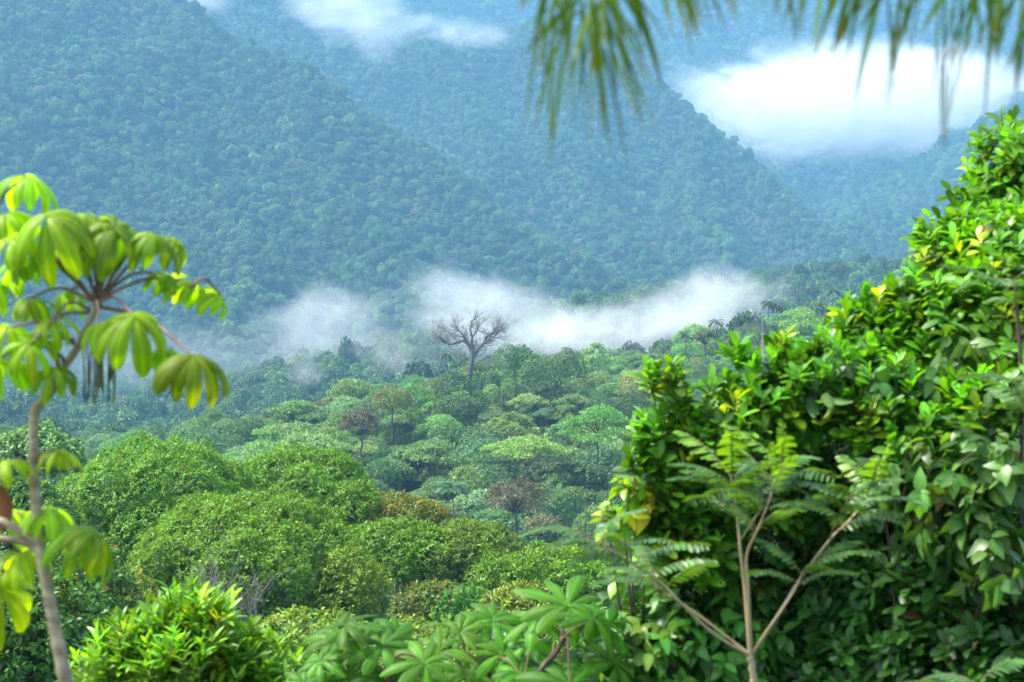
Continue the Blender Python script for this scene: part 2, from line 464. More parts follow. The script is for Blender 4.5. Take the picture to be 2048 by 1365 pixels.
def crown_feather(rg, H0=12.0, r=4.2, col=(.10, .18, .05), leaf=.55):
    """Loose sprays in tiers, pale feathery leaves."""
    mb, tb = MB(), MB(); tips = []
    for k in range(34):
        a = rg.random() * 6.28; u = rg.random() ** .6; rr = r * u; z = H0 * (1 - .42 * u ** 1.6 * rg.uniform(.5, 1.2)) - rg.random() * 1.2
        c = np.array([rr * math.cos(a), rr * math.sin(a), z]); m_ = 60
        s = rg.random(m_) * 2.0 - .4; out = np.array([math.cos(a), math.sin(a), .1])
        q = c + out * s[:, None] + np.stack([-math.sin(a) * rg.normal(0, .35, m_), math.cos(a) * rg.normal(0, .35, m_), -.12 * s * s + rg.normal(0, .1, m_)], 1)
        rosettes(mb, q, np.repeat([[0, 0, 1.0]], m_, 0), 2, leaf, col, rg, NARROW, .15, .3, spread=.22)
        if k % 3 == 0: tips.append(c)
    limbs(tb, (0, 0, -1), (rg.normal(0, .3), 0, H0 * .55), tips, .15, rg, 5)
    return mb, tb


def crown_palm(rg, H0=11.0, nf=15, L=3.0, col=(.05, .10, .035), droop=1.0):
    mb, tb = MB(), MB()
    lean = rg.normal(0, .35, 2)
    u = np.linspace(0, 1, 8)[:, None]
    tp = np.array([[lean[0], lean[1], H0]])
    tb.tube(np.array([[0, 0, -1.0]]) * (1 - u) + tp * u + np.stack([np.sin(u[:, 0] * 3) * .12, 0 * u[:, 0], 0 * u[:, 0]], 1), np.linspace(.17, .10, 8), n=6)
    for k in range(nf):
        a = k * 2.4 + rg.normal(0, .2); el = rg.uniform(-.1, 1.1)
        s = np.linspace(0, 1, 14); e = el - s * droop * rg.uniform(1.1, 1.7)
        dr = np.cumsum(np.cos(e)) / 14 * L; dz = np.cumsum(np.sin(e)) / 14 * L
        ctr = tp + np.stack([dr * math.cos(a), dr * math.sin(a), dz], 1)
        mb.tube(ctr, np.linspace(.04, .012, 14), np.array(col) * 1.1, 4)
        side = np.array([-math.sin(a), math.cos(a), 0])
        for sg in (-1, 1):
            d = nrm(side * sg + np.stack([np.cos(e) * math.cos(a), np.cos(e) * math.sin(a), np.sin(e)], 1) * .6 + [0, 0, -.35])
            ln = .75 * np.sin(np.clip(s * 2.7 + .25, 0, math.pi)) + .15
            sc = np.stack([ln, ln * .75, ln], 1)
            mb.scatter(NARROW, ctr, basis(d, np.array([0, 0, 1.0])), sc, colours(14, col, rg, .15))
            mb.scatter(NARROW, ctr + (np.roll(ctr, -1, 0) - ctr) * .5 * (s < .99)[:, None], basis(d, np.array([0, 0, 1.0])), sc, colours(14, col, rg, .15))
    return mb, tb


KINDS = {}
def variants(kind, fn, n, seed, **k):
    out = []
    for v in range(n):
        cb, tb = fn(np.random.default_rng(seed + v), **{a: (b[v % len(b)] if isinstance(b, list) else b) for a, b in k.items()})
        out.append((cb.mesh(kind + "_crown", M_RIDGE), tb.mesh(kind + "_trunk", M_PALE if kind in ("cecropia_tree", "feathery_tree") else M_BARK)))
    KINDS[kind] = out


variants("umbrella_tree", crown_umbrella, 4, 100, col=[(.075, .15, .045), (.06, .13, .04), (.085, .155, .05), (.07, .14, .06)], H0=[13., 12., 14., 11.], spread=[5., 4.2, 5.6, 4.4], npad=[8, 6, 9, 7])
variants("round_tree", crown_round, 4, 200, col=[(.05, .105, .03), (.06, .12, .03), (.045, .095, .035), (.07, .125, .03)], r=[5., 4.3, 5.6, 4.6], H0=[12.5, 11., 14., 12.])
variants("feathery_tree", crown_feather, 3, 300, col=[(.10, .19, .055), (.085, .17, .05), (.12, .20, .07)])
variants("brownish_tree", crown_sparse, 2, 400, col=[(.065, .085, .035), (.08, .08, .04)])
variants("palm_tree", crown_palm, 2, 500)
variants("tiered_tree", crown_umbrella, 2, 600, col=[(.075, .17, .035), (.07, .16, .045)], H0=[14., 13.], spread=[7.0, 6.2], npad=[12, 10], pad=3.6, tier=.42)

# far crowns for the forest masses
def far_crown(rg, r=6.0, h=5.5, H0=13.0, col=(.045, .10, .03), leaf=1.35, nl=8, dens=1.5):
    mb = MB()
    c, lr = lobes_dome(r, h, nl, r * .42, rg); c *= rg.uniform(.7, 1.25, (nl, 1)); c[:, 0] *= rg.uniform(.8, 1.35); c[:, 2] += H0 - h + rg.normal(0, .7, nl)
    p, nv = lobe_points(c, lr, dens, rg, -.6)
    rosettes(mb, p, nv, 2, leaf, np.array(col) * 1.4, rg, RHOMB, .15, .55, spread=.15)
    return mb

LIB = bpy.data.collections.new("far_crown_library")
fcol = [(.045, .10, .028), (.06, .12, .03), (.04, .085, .03), (.07, .13, .04), (.05, .105, .04), (.10, .10, .05), (.055, .115, .025), (.085, .145, .045)]
for k, cc in enumerate(fcol):
    rg = np.random.default_rng(900 + k)
    mb = far_crown(rg, r=[6, 5, 6.5, 5.2, 4.6, 5, 5.8, 4.8][k], h=[5.5, 5.2, 4.6, 3.2, 5.4, 4.6, 6, 3.0][k], H0=[13, 12, 14, 12, 15, 12, 13.5, 13][k], col=cc)
    LIB.objects.link(bpy.data.objects.new("a%02d_far_crown" % k, mb.mesh("far_crown", M_FAR)))
MIDLIB = bpy.data.collections.new("mid_crown_library")
k = 0
MIDIDX = {}
for kind, vs in KINDS.items():
    MIDIDX[kind] = []
    for cm, tm in vs:
        o = bpy.data.objects.new("b%02d" % k, cm); MIDLIB.objects.link(o)
        MIDIDX[kind].append(k); k += 1


def instancer(name, pts, idx, rot, scl, coll, zvar=.18, **tags):
    me = bpy.data.meshes.new(name)
    me.vertices.add(len(pts)); me.vertices.foreach_set("co", np.asarray(pts, np.float32).ravel())
    rv = np.random.default_rng(len(pts)); zs = np.asarray(scl) * np.exp(rv.normal(.05, zvar, len(pts)))
    for nm, ty, dat in (("idx", 'INT', idx), ("rotz", 'FLOAT', rot), ("scl", 'FLOAT', scl), ("zs", 'FLOAT', zs)):
        a = me.attributes.new(nm, ty, 'POINT'); a.data.foreach_set("value", np.asarray(dat, np.int32 if ty == 'INT' else np.float32))
    me.update()
    o = loose(name, me, kind="stuff", **tags)
    ng = bpy.data.node_groups.new(name, 'GeometryNodeTree')
    ng.interface.new_socket("Geometry", in_out='INPUT', socket_type='NodeSocketGeometry')
    ng.interface.new_socket("Geometry", in_out='OUTPUT', socket_type='NodeSocketGeometry')
    N, L = ng.nodes.new, ng.links.new
    gi, go = N("NodeGroupInput"), N("NodeGroupOutput")
    ci = N("GeometryNodeCollectionInfo"); ci.inputs["Collection"].default_value = coll
    ci.inputs["Separate Children"].default_value = True; ci.inputs["Reset Children"].default_value = True
    ip = N("GeometryNodeInstanceOnPoints"); ip.inputs["Pick Instance"].default_value = True
    def at(nm, ty):
        n_ = N("GeometryNodeInputNamedAttribute"); n_.data_type = ty; n_.inputs["Name"].default_value = nm; return n_.outputs["Attribute"]
    cx = N("ShaderNodeCombineXYZ"); L(at("rotz", 'FLOAT'), cx.inputs[2])
    L(gi.outputs[0], ip.inputs["Points"]); L(ci.outputs[0], ip.inputs["Instance"]); L(at("idx", 'INT'), ip.inputs["Instance Index"])
    cs_ = N("ShaderNodeCombineXYZ"); sa = at("scl", 'FLOAT'); L(sa, cs_.inputs[0]); L(sa, cs_.inputs[1]); L(at("zs", 'FLOAT'), cs_.inputs[2])
    L(cx.outputs[0], ip.inputs["Rotation"]); L(cs_.outputs[0], ip.inputs["Scale"]); L(ip.outputs[0], go.inputs[0])
    md = o.modifiers.new("scatter", 'NODES'); md.node_group = ng
    return o


def scatter_xy(y0, y1, spacing, half, rg):
    """Jittered grid over a wedge seen from the camera; spacing in metres."""
    out = []
    for y in np.arange(y0, y1, spacing * .9):
        wd = half * y + 30
        x = np.arange(-wd, wd, spacing) + rg.uniform(0, spacing)
        out.append(np.stack([x + rg.uniform(-.42, .42, len(x)) * spacing, np.full(len(x), y) + rg.uniform(-.42, .42, len(x)) * spacing], 1))
    return np.concatenate(out)


# the far forest: one mass per distance band
def forest(name, y0, y1, spacing, half, scale, seed):
    rg = np.random.default_rng(seed)
    q = scatter_xy(y0, y1, spacing, half, rg)
    z = H(q[:, 0], q[:, 1]); e = 8.0
    gx = (H(q[:, 0] + e, q[:, 1]) - H(q[:, 0] - e, q[:, 1])) / (2 * e); gy = (H(q[:, 0], q[:, 1] + e) - H(q[:, 0], q[:, 1] - e)) / (2 * e)
    nv = nrm(np.stack([-gx, -gy, np.ones(len(q))], 1)); vd = nrm(-np.stack([q[:, 0], q[:, 1], z], 1))
    keep = (np.sum(nv * vd, 1) > -.12)
    q, z = q[keep], z[keep]
    pa = fbm(q[:, 0] / 70, q[:, 1] / 70, 3, seed) * 1.2 + rg.normal(0, .5, len(q))
    pr = np.array([.20, .17, .16, .12, .13, .035, .12, .065])
    idx = np.searchsorted(np.cumsum(pr), np.clip((pa + 1.3) / 2.6, 0, .999) * .55 + rg.random(len(q)) * .45)
    idx = np.clip(idx, 0, 7)
    return np.stack([q[:, 0], q[:, 1], z - 1.5 + rg.normal(0, 1.8, len(q))], 1), idx, rg.random(len(q)) * 6.28, scale * (np.exp(rg.normal(0, .36, len(q))) * np.where(rg.random(len(q)) < (.03 if y0 > 1600 else 0), 1.5, 1)).clip(.42, 2.3 if y0 > 1600 else 1.5)


a, b_, c_, d_ = forest("f1", 1700, 3450, 7.5, .37, .69, 41)
instancer("mountain_forest", a, b_, c_, d_, LIB, label="dense blue green forest covering the steep near mountain slopes", cat="forest")
a, b_, c_, d_ = forest("f2", 3450, 4700, 12.5, .37, 1.05, 42)
instancer("distant_range_forest", a, b_, c_, d_, LIB, label="hazy blue forest on the farthest range behind the cloud", cat="forest")
a, b_, c_, d_ = forest("f3", 720, 1700, 8.2, .40, .78, 43)
instancer("valley_forest", a, b_, c_, d_, LIB, label="hazy green forest on the valley floor below the mountains", cat="forest")

# ------------------------------------------------------------------ ridge and valley trees (230 - 720 m)
rg = np.random.default_rng(77)
q = np.concatenate([scatter_xy(215, 330, 8.2, .36, rg), scatter_xy(330, 460, 8.2, .36, rg), scatter_xy(460, 720, 8.0, .38, rg)])
z = H(q[:, 0], q[:, 1])
px = 1024 + q[:, 0] / q[:, 1] * F; py = 682.5 - (z + 12) / q[:, 1] * F
out_px = np.array([-200, 0, 160, 450, 760, 1000, 1210, 1211, 1290, 1300, 1460, 1560, 1690, 1820, 2060, 2300]); out_py = np.array([900, 900, 895, 895, 960, 1080, 1160, 1000, 960, 800, 760, 720, 640, 560, 300, 300])
vis = py < np.interp(px, out_px, out_py) + 30
wild = fbm(q[:, 0] / 35, q[:, 1] / 35, 3, 5) + rg.normal(0, .35, len(q))
names = ["umbrella_tree", "round_tree", "feathery_tree", "brownish_tree", "palm_tree", "tiered_tree"]
def pick(wv, u):
    if u < .05: return "palm_tree"
    if u < .08: return "brownish_tree"
    if u < .13: return "tiered_tree"
    return "umbrella_tree" if wv < -.16 else ("round_tree" if wv < .36 else "feathery_tree")
kinds = [pick(a, b) for a, b in zip(wild, rg.random(len(q)))]
inframe = (px > -40) & (px < 2090)
order = np.argsort(q[:, 1])
LOOK = {"umbrella_tree": "flat topped pale green tree", "round_tree": "round crowned dark green tree", "feathery_tree": "feathery light green tree",
        "brownish_tree": "thin brownish leaved tree", "palm_tree": "slender palm", "tiered_tree": "wide tiered bright green tree"}
# trees kept clear for the ones placed by hand
HAND = [(935, 770, 520), (1030, 730, 500), (790, 800, 440), (720, 850, 415), (1195, 860, 372), (1045, 930, 330), (1030, 985, 300), (1290, 790, 420), (905, 1010, 292)]
HR = np.array([12, 6, 6, 6, 6, 6, 6, 6, 5]); hx = np.array([[P(a, b, c)[0], c] for a, b, c in HAND])
rest, n_ind = [], 0
for k in order:
    if np.any(np.hypot(hx[:, 0] - q[k, 0], (hx[:, 1] - q[k, 1]) * .6) < HR): continue
    if n_ind < 225 and inframe[k] and vis[k] and q[k, 1] < 620:
        kd = kinds[k]; v = rg.integers(len(KINDS[kd])); X_, Y_ = q[k]
        if px[k] < 640: zone = "on the valley floor left of the ridge"
        elif Y_ < 330: zone = "at the foot of the misty ridge"
        elif Y_ < 400: zone = "on the lower slope of the misty ridge"
        else: zone = "high on the slope of the misty ridge"
        lab = LOOK[kd] + " " + zone
        th = thing(kd, lab, "palm" if kd == "palm_tree" else "tree", (X_, Y_, z[k] - .6), lab.replace("tree ", "trees ").replace("palm ", "palms "))
        th.rotation_euler.z = rg.random() * 6.28; s = float(np.exp(rg.normal(0, .27))); s = min(max(s, .6), 1.55) * .86
        th.scale = (s * rg.uniform(.85, 1.2), s * rg.uniform(.85, 1.2), s * rg.uniform(.85, 1.25))
        cm, tm = KINDS[kd][v]
        part("crown", cm, th); part("trunk", tm, th); n_ind += 1
    elif px[k] > -300 and px[k] < 2350:
        rest.append(k)
rest = np.array(rest)
instancer("ridge_forest", np.stack([q[rest, 0], q[rest, 1], z[rest] - .6], 1), [MIDIDX[kinds[k]][rg.integers(len(MIDIDX[kinds[k]]))] for k in rest], rg.random(len(rest)) * 6.28,
          .86 * np.exp(rg.normal(0, .2, len(rest))).clip(.65, 1.5), MIDLIB, label="mixed green forest along the ridge and the nearer valley", cat="forest")


q3 = scatter_xy(215, 720, 5.5, .37, rg); z3 = H(q3[:, 0], q3[:, 1])
instancer("ridge_undergrowth", np.stack([q3[:, 0], q3[:, 1], z3 - 3.2], 1), np.array(MIDIDX["round_tree"])[rg.integers(0, 4, len(q3))], rg.random(len(q3)) * 6.28, rg.uniform(.45, .7, len(q3)), MIDLIB, label="low green growth between the trees of the ridge", cat="undergrowth")

# ------------------------------------------------------------------ trees of the ridge that stand out
def single(name, label, cat, px, top, Y, cb, tb, leaf=M_RIDGE, bark=M_BARK, H0=13.0, rot=0., sc=1., group=None):
    c0 = P(px, top, Y)
    th = thing(name, label, cat, (c0[0], Y, c0[2] - H0 * sc), group); th.rotation_euler.z = rot; th.scale = (sc,) * 3
    part("crown", cb.mesh(name + "_crown", leaf), th); part("trunk", tb.mesh(name + "_trunk", bark), th)
    return th

R_ = np.random.default_rng
single("round_tree", "dark domed tree just right of the bare dead tree", "tree", 1030, 692, 505, *crown_round(R_(1), 13, 7.0, 14, (.042, .095, .03), .5, 3.6))
single("round_tree", "yellow flushed tree on the left shoulder of the ridge", "tree", 785, 776, 445, *crown_round(R_(2), 13, 5.4, 12, (.085, .12, .03), .45, 4, (.17, .18, .04), .2))
single("round_tree", "dark purplish tree at the left end of the ridge", "tree", 722, 806, 420, *crown_sparse(R_(3), 13, 5.6, (.065, .062, .035), .45, 60, 40))
single("tiered_tree", "tree with long arching bright green tiers, tallest of the lower slope", "tree", 1195, 812, 375, *crown_umbrella(R_(4), 14, 16, 8.5, 3.8, (.075, .18, .035), .5, 330, .5), H0=14)
single("tiered_tree", "broad flat tree with a thin green arching roof mid slope", "tree", 1050, 874, 340, *crown_umbrella(R_(5), 13, 12, 8.5, 3.2, (.075, .165, .035), .5, 330, .25))
single("brownish_tree", "large sparse brown tree in the valley behind the dome trees", "tree", 1035, 938, 300, *crown_sparse(R_(6), 15, 5.8, (.075, .07, .04), .38, 80, 36), H0=15)
single("flowering_tree", "low tree with reddish blossom beside the large brown tree", "tree", 1085, 1018, 285, *crown_sparse(R_(7), 9, 3.0, (.09, .095, .045), .35, 40, 24), H0=9)
single("round_tree", "orange tinged broad tree against the right hand shrubs", "tree", 1300, 742, 430, *crown_round(R_(8), 13, 8.0, 16, (.095, .11, .035), .45, 3.6, (.13, .13, .04), .25, .6))
single("palm_tree", "spiky young palm standing among trees behind the orange tipped tree", "palm", 908, 975, 290, *crown_palm(R_(9), 10, 18, 3.4, (.06, .14, .06), .8), H0=10)
single("palm_tree", "small dark palm silhouetted on the ridge against mist", "palm", 1141, 702, 548, *crown_palm(R_(10), 11, 15, 3.0, (.03, .05, .03), .9), H0=11)
single("palm_tree", "flat headed palm standing left of a denser skyline clump", "palm", 1371, 672, 585, *crown_palm(R_(11), 11, 18, 3.4, (.03, .05, .03), .6), H0=11)
single("palm_tree", "drooping palm rising above the skyline clump", "palm", 1432, 645, 590, *crown_palm(R_(12), 12, 18, 4.0, (.03, .055, .03), 1.2), H0=12)
single("palm_tree", "tall palm with drooping head behind the broken stump", "palm", 1533, 606, 605, *crown_palm(R_(13), 15, 22, 4.2, (.035, .06, .03), 1.4), H0=15)
single("palm_tree", "slim palm just right of the broken stump", "palm", 1553, 614, 612, *crown_palm(R_(14), 14, 18, 3.8, (.035, .06, .03), 1.5), H0=14)
single("palm_tree", "lone palm on the far skyline beside the right hand tree", "palm", 1668, 582, 680, *crown_palm(R_(15), 13, 16, 4.0, (.04, .06, .035), 1.0), H0=13)
single("round_tree", "dense skyline clump tree between the palms", "tree", 1410, 652, 588, *crown_sparse(R_(16), 13, 4.2, (.04, .07, .03), .45, 50, 34))
single("sapling", "thin pale sapling on the skyline left of the flat headed palm", "tree", 1328, 678, 572, *crown_sparse(R_(17), 10, 2.6, (.05, .08, .04), .4, 16, 14), H0=10)
single("palm_tree", "leaning palm below the bare dead tree on its left", "palm", 893, 708, 500, *crown_palm(R_(18), 12, 15, 2.8, (.05, .085, .04), 1.3), H0=12)
single("brownish_tree", "bare greyish tree low behind the dead giant", "tree", 985, 706, 560, *crown_sparse(R_(19), 10, 4.0, (.10, .09, .07), .3, 26, 8), H0=10)
# broken stump on the skyline
tb = MB(); b0 = P(1529, 700, 600)
th = thing("broken_stump", "thick broken trunk on the skyline below the tall palm", "tree", b0)
tb.tube([(0, 0, -6), (.1, 0, 3), (-.1, 0, 8), (-.6, 0, 11)], [1.3, 1.2, 1.0, .5], n=9); tb.tube([(0, 0, 7), (-2, 0, 10), (-3.2, .3, 12), (-4.4, .3, 15.5)], [.5, .35, .25, .1], n=6)
tb.tube([(-3.2, .3, 12), (-3, .3, 14.5)], [.2, .08], n=5)
part("trunk", tb.mesh("broken_stump_trunk", M_GREY), th)
lb = MB(); rgx = R_(5); qq = np.concatenate([rgx.normal(0, 1, (60, 3)) * [1, .8, .7] + [-2.2, 0, 10.5], rgx.normal(0, 1, (80, 3)) * [.9, .9, 2.4] + [0, 0, 4]])
rosettes(lb, qq, rand_dirs(len(qq), rgx), 3, .5, (.04, .07, .03), rgx, RHOMB); part("epiphytes", lb.mesh("epiphytes", M_RIDGE), th)

# the bare dead giant
def twig(mb, p, d, L, r, depth, rg, flat=.5):
    n = 5; pts = [np.array(p, float)]; d = nrm(d)
    for k in range(n):
        d = nrm(d + rg.normal(0, .16, 3) * [1, flat, 1] + np.array([0, 0, .05])); pts.append(pts[-1] + d * L / n)
    mb.tube(pts, np.linspace(r, r * .45, n + 1), n=5 if depth > 1 else 4)
    if depth == 0: return
    for k in range(rg.integers(3, 5)):
        i_ = rg.integers(2, n + 1)
        d2 = nrm(d + rg.normal(0, .65, 3) * [1, .8, .8] + np.array([0, 0, .12]))
        twig(mb, pts[i_], d2, L * rg.uniform(.5, .75), r * .52, depth - 1, rg, flat)

Yd = 520.0; b0 = P(938, 790, Yd); s1 = Yd / F
th = thing("dead_tree", "tall bare grey dead tree rising from the ridge into mist", "tree", b0)
L2 = lambda pts: [np.array([(a - 938) * s1, dy, (790 - b) * s1]) for a, b, dy in pts]
tb = MB(); rg = R_(23)
tb.tube(L2([(938, 815, 0), (940, 785, .3), (937, 760, 0), (942, 735, -.2), (944, 715, 0), (946, 690, 0)]), [1.5, 1.0, .95, .85, .75, .6], n=9)
paths = [([(944, 715, 0), (938, 690, .5), (928, 682, 1), (915, 684, 1.5), (900, 690, 2), (889, 685, 2), (878, 672, 2)], .75), ([(915, 684, 1.5), (905, 672, 2.5), (893, 662, 3), (884, 655, 3)], .3), ([(985, 666, 1), (995, 664, 2), (1003, 656, 2)], .25),
         ([(942, 700, 0), (945, 675, -1), (940, 660, -1.5), (944, 640, -2)], .6),
         ([(938, 690, .5), (927, 672, 0), (917, 660, -1), (908, 648, -1)], .5),
         ([(947, 715, 0), (955, 700, 1), (966, 688, 1), (972, 674, 1.5), (985, 666, 1), (994, 652, 1)], .7),
         ([(966, 688, 1), (980, 678, 0), (990, 672, -1), (997, 660, -1)], .4),
         ([(945, 675, -1), (955, 660, -1), (958, 645, 0)], .38), ([(940, 730, 0), (928, 722, 1), (915, 716, 2)], .25), ([(945, 735, 0), (960, 722, 1), (972, 716, 1)], .25)]
for pts, r0 in paths:
    pp = L2(pts); tb.tube(pp, np.linspace(r0 * .85, r0 * .28, len(pp)), n=7)
    for k in range(1, len(pp)):
        for _ in range(5 if r0 > .3 else 3):
            base = pp[k - 1] + (pp[k] - pp[k - 1]) * rg.random()
            out = nrm(pp[k] - np.array([0, 0, 12.0])); twig(tb, base, out * [1.3, .7, .1] + rg.normal(0, .5, 3) * [1, 1, .6] + [0, 0, .22], rg.uniform(1.8, 3.2), .10, 3, rg)
part("trunk", tb.mesh("dead_tree_trunk", M_GREY), th)
lb = MB(); qq = np.concatenate([np.repeat(L2([(938, 690, .5), (972, 680, 1), (960, 694, 1), (985, 667, 1), (941, 740, 0), (940, 760, 0), (915, 684, 1.5)]), 26, 0) + rg.normal(0, .55, (182, 3)), np.repeat(L2([(938, 775, 0), (941, 790, 0), (935, 785, 0)]), 70, 0) + rg.normal(0, 1.3, (210, 3))])
rosettes(lb, qq, rand_dirs(len(qq), rg), 2, .5, (.05, .075, .035), rg, RHOMB); part("epiphytes", lb.mesh("epiphytes", M_RIDGE), th)

# ------------------------------------------------------------------ rounded trees beyond the garden
LIME = (.14, .24, .02)
near_tree("dome_tree", "largest domed tree at left, its top highest above the valley", "tree", 330, 878, 205, 128, seed=1, nl=20, lobe=.33, flat=.85)
near_tree("dome_tree", "domed tree with several round lobes right of the largest dome", "tree", 610, 900, 150, 132, seed=2, nl=16, flat=.8)
near_tree("dome_tree", "front domed tree in the centre left, overlapping the largest dome", "tree", 500, 996, 235, 104, seed=3, nl=26, lobe=.30, flat=.62, col=(.088, .21, .013))
near_tree("dome_tree", "small dome at the left foot of the front domed tree", "tree", 350, 1075, 95, 98, seed=4, nl=10, col=(.09, .19, .014))
near_tree("dome_tree", "rounded tree bulging low in front of the front domed tree", "tree", 505, 1066, 112, 95, seed=5, nl=11, col=(.085, .185, .014), flat=.9)
near_tree("dome_tree", "domed tree sloping down to the right below the orange tipped tree", "tree", 800, 1040, 118, 112, seed=6, nl=13)
near_tree("dome_tree", "domed tree right of centre with a dark hollow beneath", "tree", 945, 1042, 105, 112, seed=7, nl=12, col=(.09, .175, .02))
near_tree("dome_tree", "low domed tree at the right end of the row of domes", "tree", 1105, 1092, 125, 108, seed=8, nl=13, flat=.7)
near_tree("flowering_tree", "flat tree with orange brown shoots between the domed trees", "tree", 795, 996, 110, 128, seed=9, nl=13, flat=.42, col=(.10, .16, .02), tip=(.26, .19, .045), ptip=.25)
near_tree("dome_tree", "dull brownish green round bush below the sloping dome", "tree", 860, 1165, 80, 92, seed=10, nl=9, col=(.09, .16, .03), tip=(.2, .17, .06), ptip=.12)
near_tree("dome_tree", "bright yellow green tree hanging at the right side of the front dome", "tree", 700, 1098, 82, 99, seed=11, nl=10, col=LIME, flat=1.3)
near_tree("dome_tree", "dark round tree at the right edge of the lobed dome", "tree", 715, 960, 62, 126, seed=12, nl=8, flat=1.1)
near_tree("loose_tree", "pale bright green loose tree behind the pale trunk at far left", "tree", 70, 850, 92, 150, seed=13, nl=12, col=(.10, .22, .06), tip=(.16, .3, .1), ptip=.3, T=RHOMB, dens=3.6, size=.4)
near_tree("dome_tree", "small green tree between the dome row and the palmate leaves", "tree", 925, 1172, 55, 88, seed=14, nl=7, col=(.06, .19, .03), flat=1.2)
near_tree("dome_tree", "yellowish shrub crown below the low right dome", "tree", 1040, 1172, 80, 85, seed=15, nl=9, col=(.13, .2, .025), flat=.6)
near_tree("leafy_tree", "dark leafy tree low at left behind the pale trunk", "tree", 150, 1085, 140, 70, seed=16, nl=15, col=(.045, .13, .02), T=RHOMB, size=.24, dens=7, flat=1.1, tip=(.28, .2, .04), ptip=.08)
near_tree("leafy_tree", "low spreading green tree behind the bottom left bush", "tree", 215, 1152, 120, 78, seed=17, nl=12, col=(.085, .17, .02), flat=.6, tip=(.3, .24, .04))
near_tree("leafy_tree", "lime green shrub in the hollow below the front dome", "tree", 620, 1225, 150, 80, seed=18, nl=14, col=LIME, T=RHOMB, dens=5, flat=.7)
near_tree("leafy_tree", "dark green shrub at left edge below the loose tree", "tree", 30, 960, 120, 110, seed=19, nl=12, col=(.055, .14, .025), T=RHOMB, size=.3, flat=.9)
near_tree("leafy_tree", "yellow green shrub behind the palmate leaves at bottom centre", "tree", 830, 1245, 170, 72, seed=20, nl=14, col=(.12, .2, .02), T=RHOMB, dens=5, flat=.6)
near_tree("leafy_tree", "narrow leaved shrub beside the right hand shrubs at bottom", "tree", 1140, 1205, 90, 62, seed=21, nl=10, col=(.10, .19, .03), size=.34, dens=7, flat=.9, tip=(.35, .3, .12), ptip=.15)

near_tree("leafy_tree", "dark leafy shrub filling the bottom left corner behind the pale trunk", "shrub", 50, 1120, 190, 42, seed=22, nl=18, col=(.05, .135, .02), T=RHOMB, size=.2, dens=14, flat=1.2, tip=(.3, .2, .04), ptip=.06)
near_tree("leafy_tree", "green shrub right behind the bottom left bush", "shrub", 560, 1270, 170, 50, seed=23, nl=14, col=(.10, .2, .02), T=RHOMB, size=.22, dens=10, flat=.9)

near_tree("dome_tree", "small dome filling the dip before the low right end of the dome row", "tree", 1010, 1108, 85, 102, seed=24, nl=10, flat=.8)

# bare twiggy shrubs under the front dome
for (a, b, Y, lab) in ((438, 1215, 90, "bare pinkish twiggy shrub under the front dome, the wider one"), (512, 1235, 90, "bare pinkish twiggy shrub under the front dome, the narrower right one")):
    b0 = P(a, b, Y); tb = MB(); rg = R_(a)
    th = thing("bare_shrub", lab, "shrub", b0)
    for k in range(7 if a < 500 else 4): twig(tb, (0, 0, -1.5), (rg.normal(0, .55), rg.normal(0, .3), 1), rg.uniform(2.0, 2.6), .05, 3, rg)
    part("branches", tb.mesh("bare_shrub", M_GREY), th)

# undergrowth that closes the hollows
rg = R_(55)
BUSHLIB = bpy.data.collections.new("undergrowth_library")
for k, cc in enumerate([(.07, .15, .02), (.12, .2, .02), (.05, .12, .02), (.09, .16, .03)]):
    mb = MB(); c, lr = lobes_dome(2.2, 2.0, 7, .95, rg); pp, nv = lobe_points(c, lr, 6, rg, -.3); rosettes(mb, pp, nv, 4, .32, cc, rg, RHOMB, .2, tip=(.25, .26, .03), ptip=.1)
    BUSHLIB.objects.link(bpy.data.objects.new("c%02d" % k, mb.mesh("undergrowth", M_NEAR)))
q = scatter_xy(16, 215, 3.6, .36, rg); z = H(q[:, 0], q[:, 1])
instancer("undergrowth", np.stack([q[:, 0], q[:, 1], z - .3], 1), rg.integers(0, 4, len(q)), rg.random(len(q)) * 6.28, np.exp(rg.normal(.15, .25, len(q))), BUSHLIB, label="leafy green undergrowth covering the slope below the garden", cat="undergrowth")


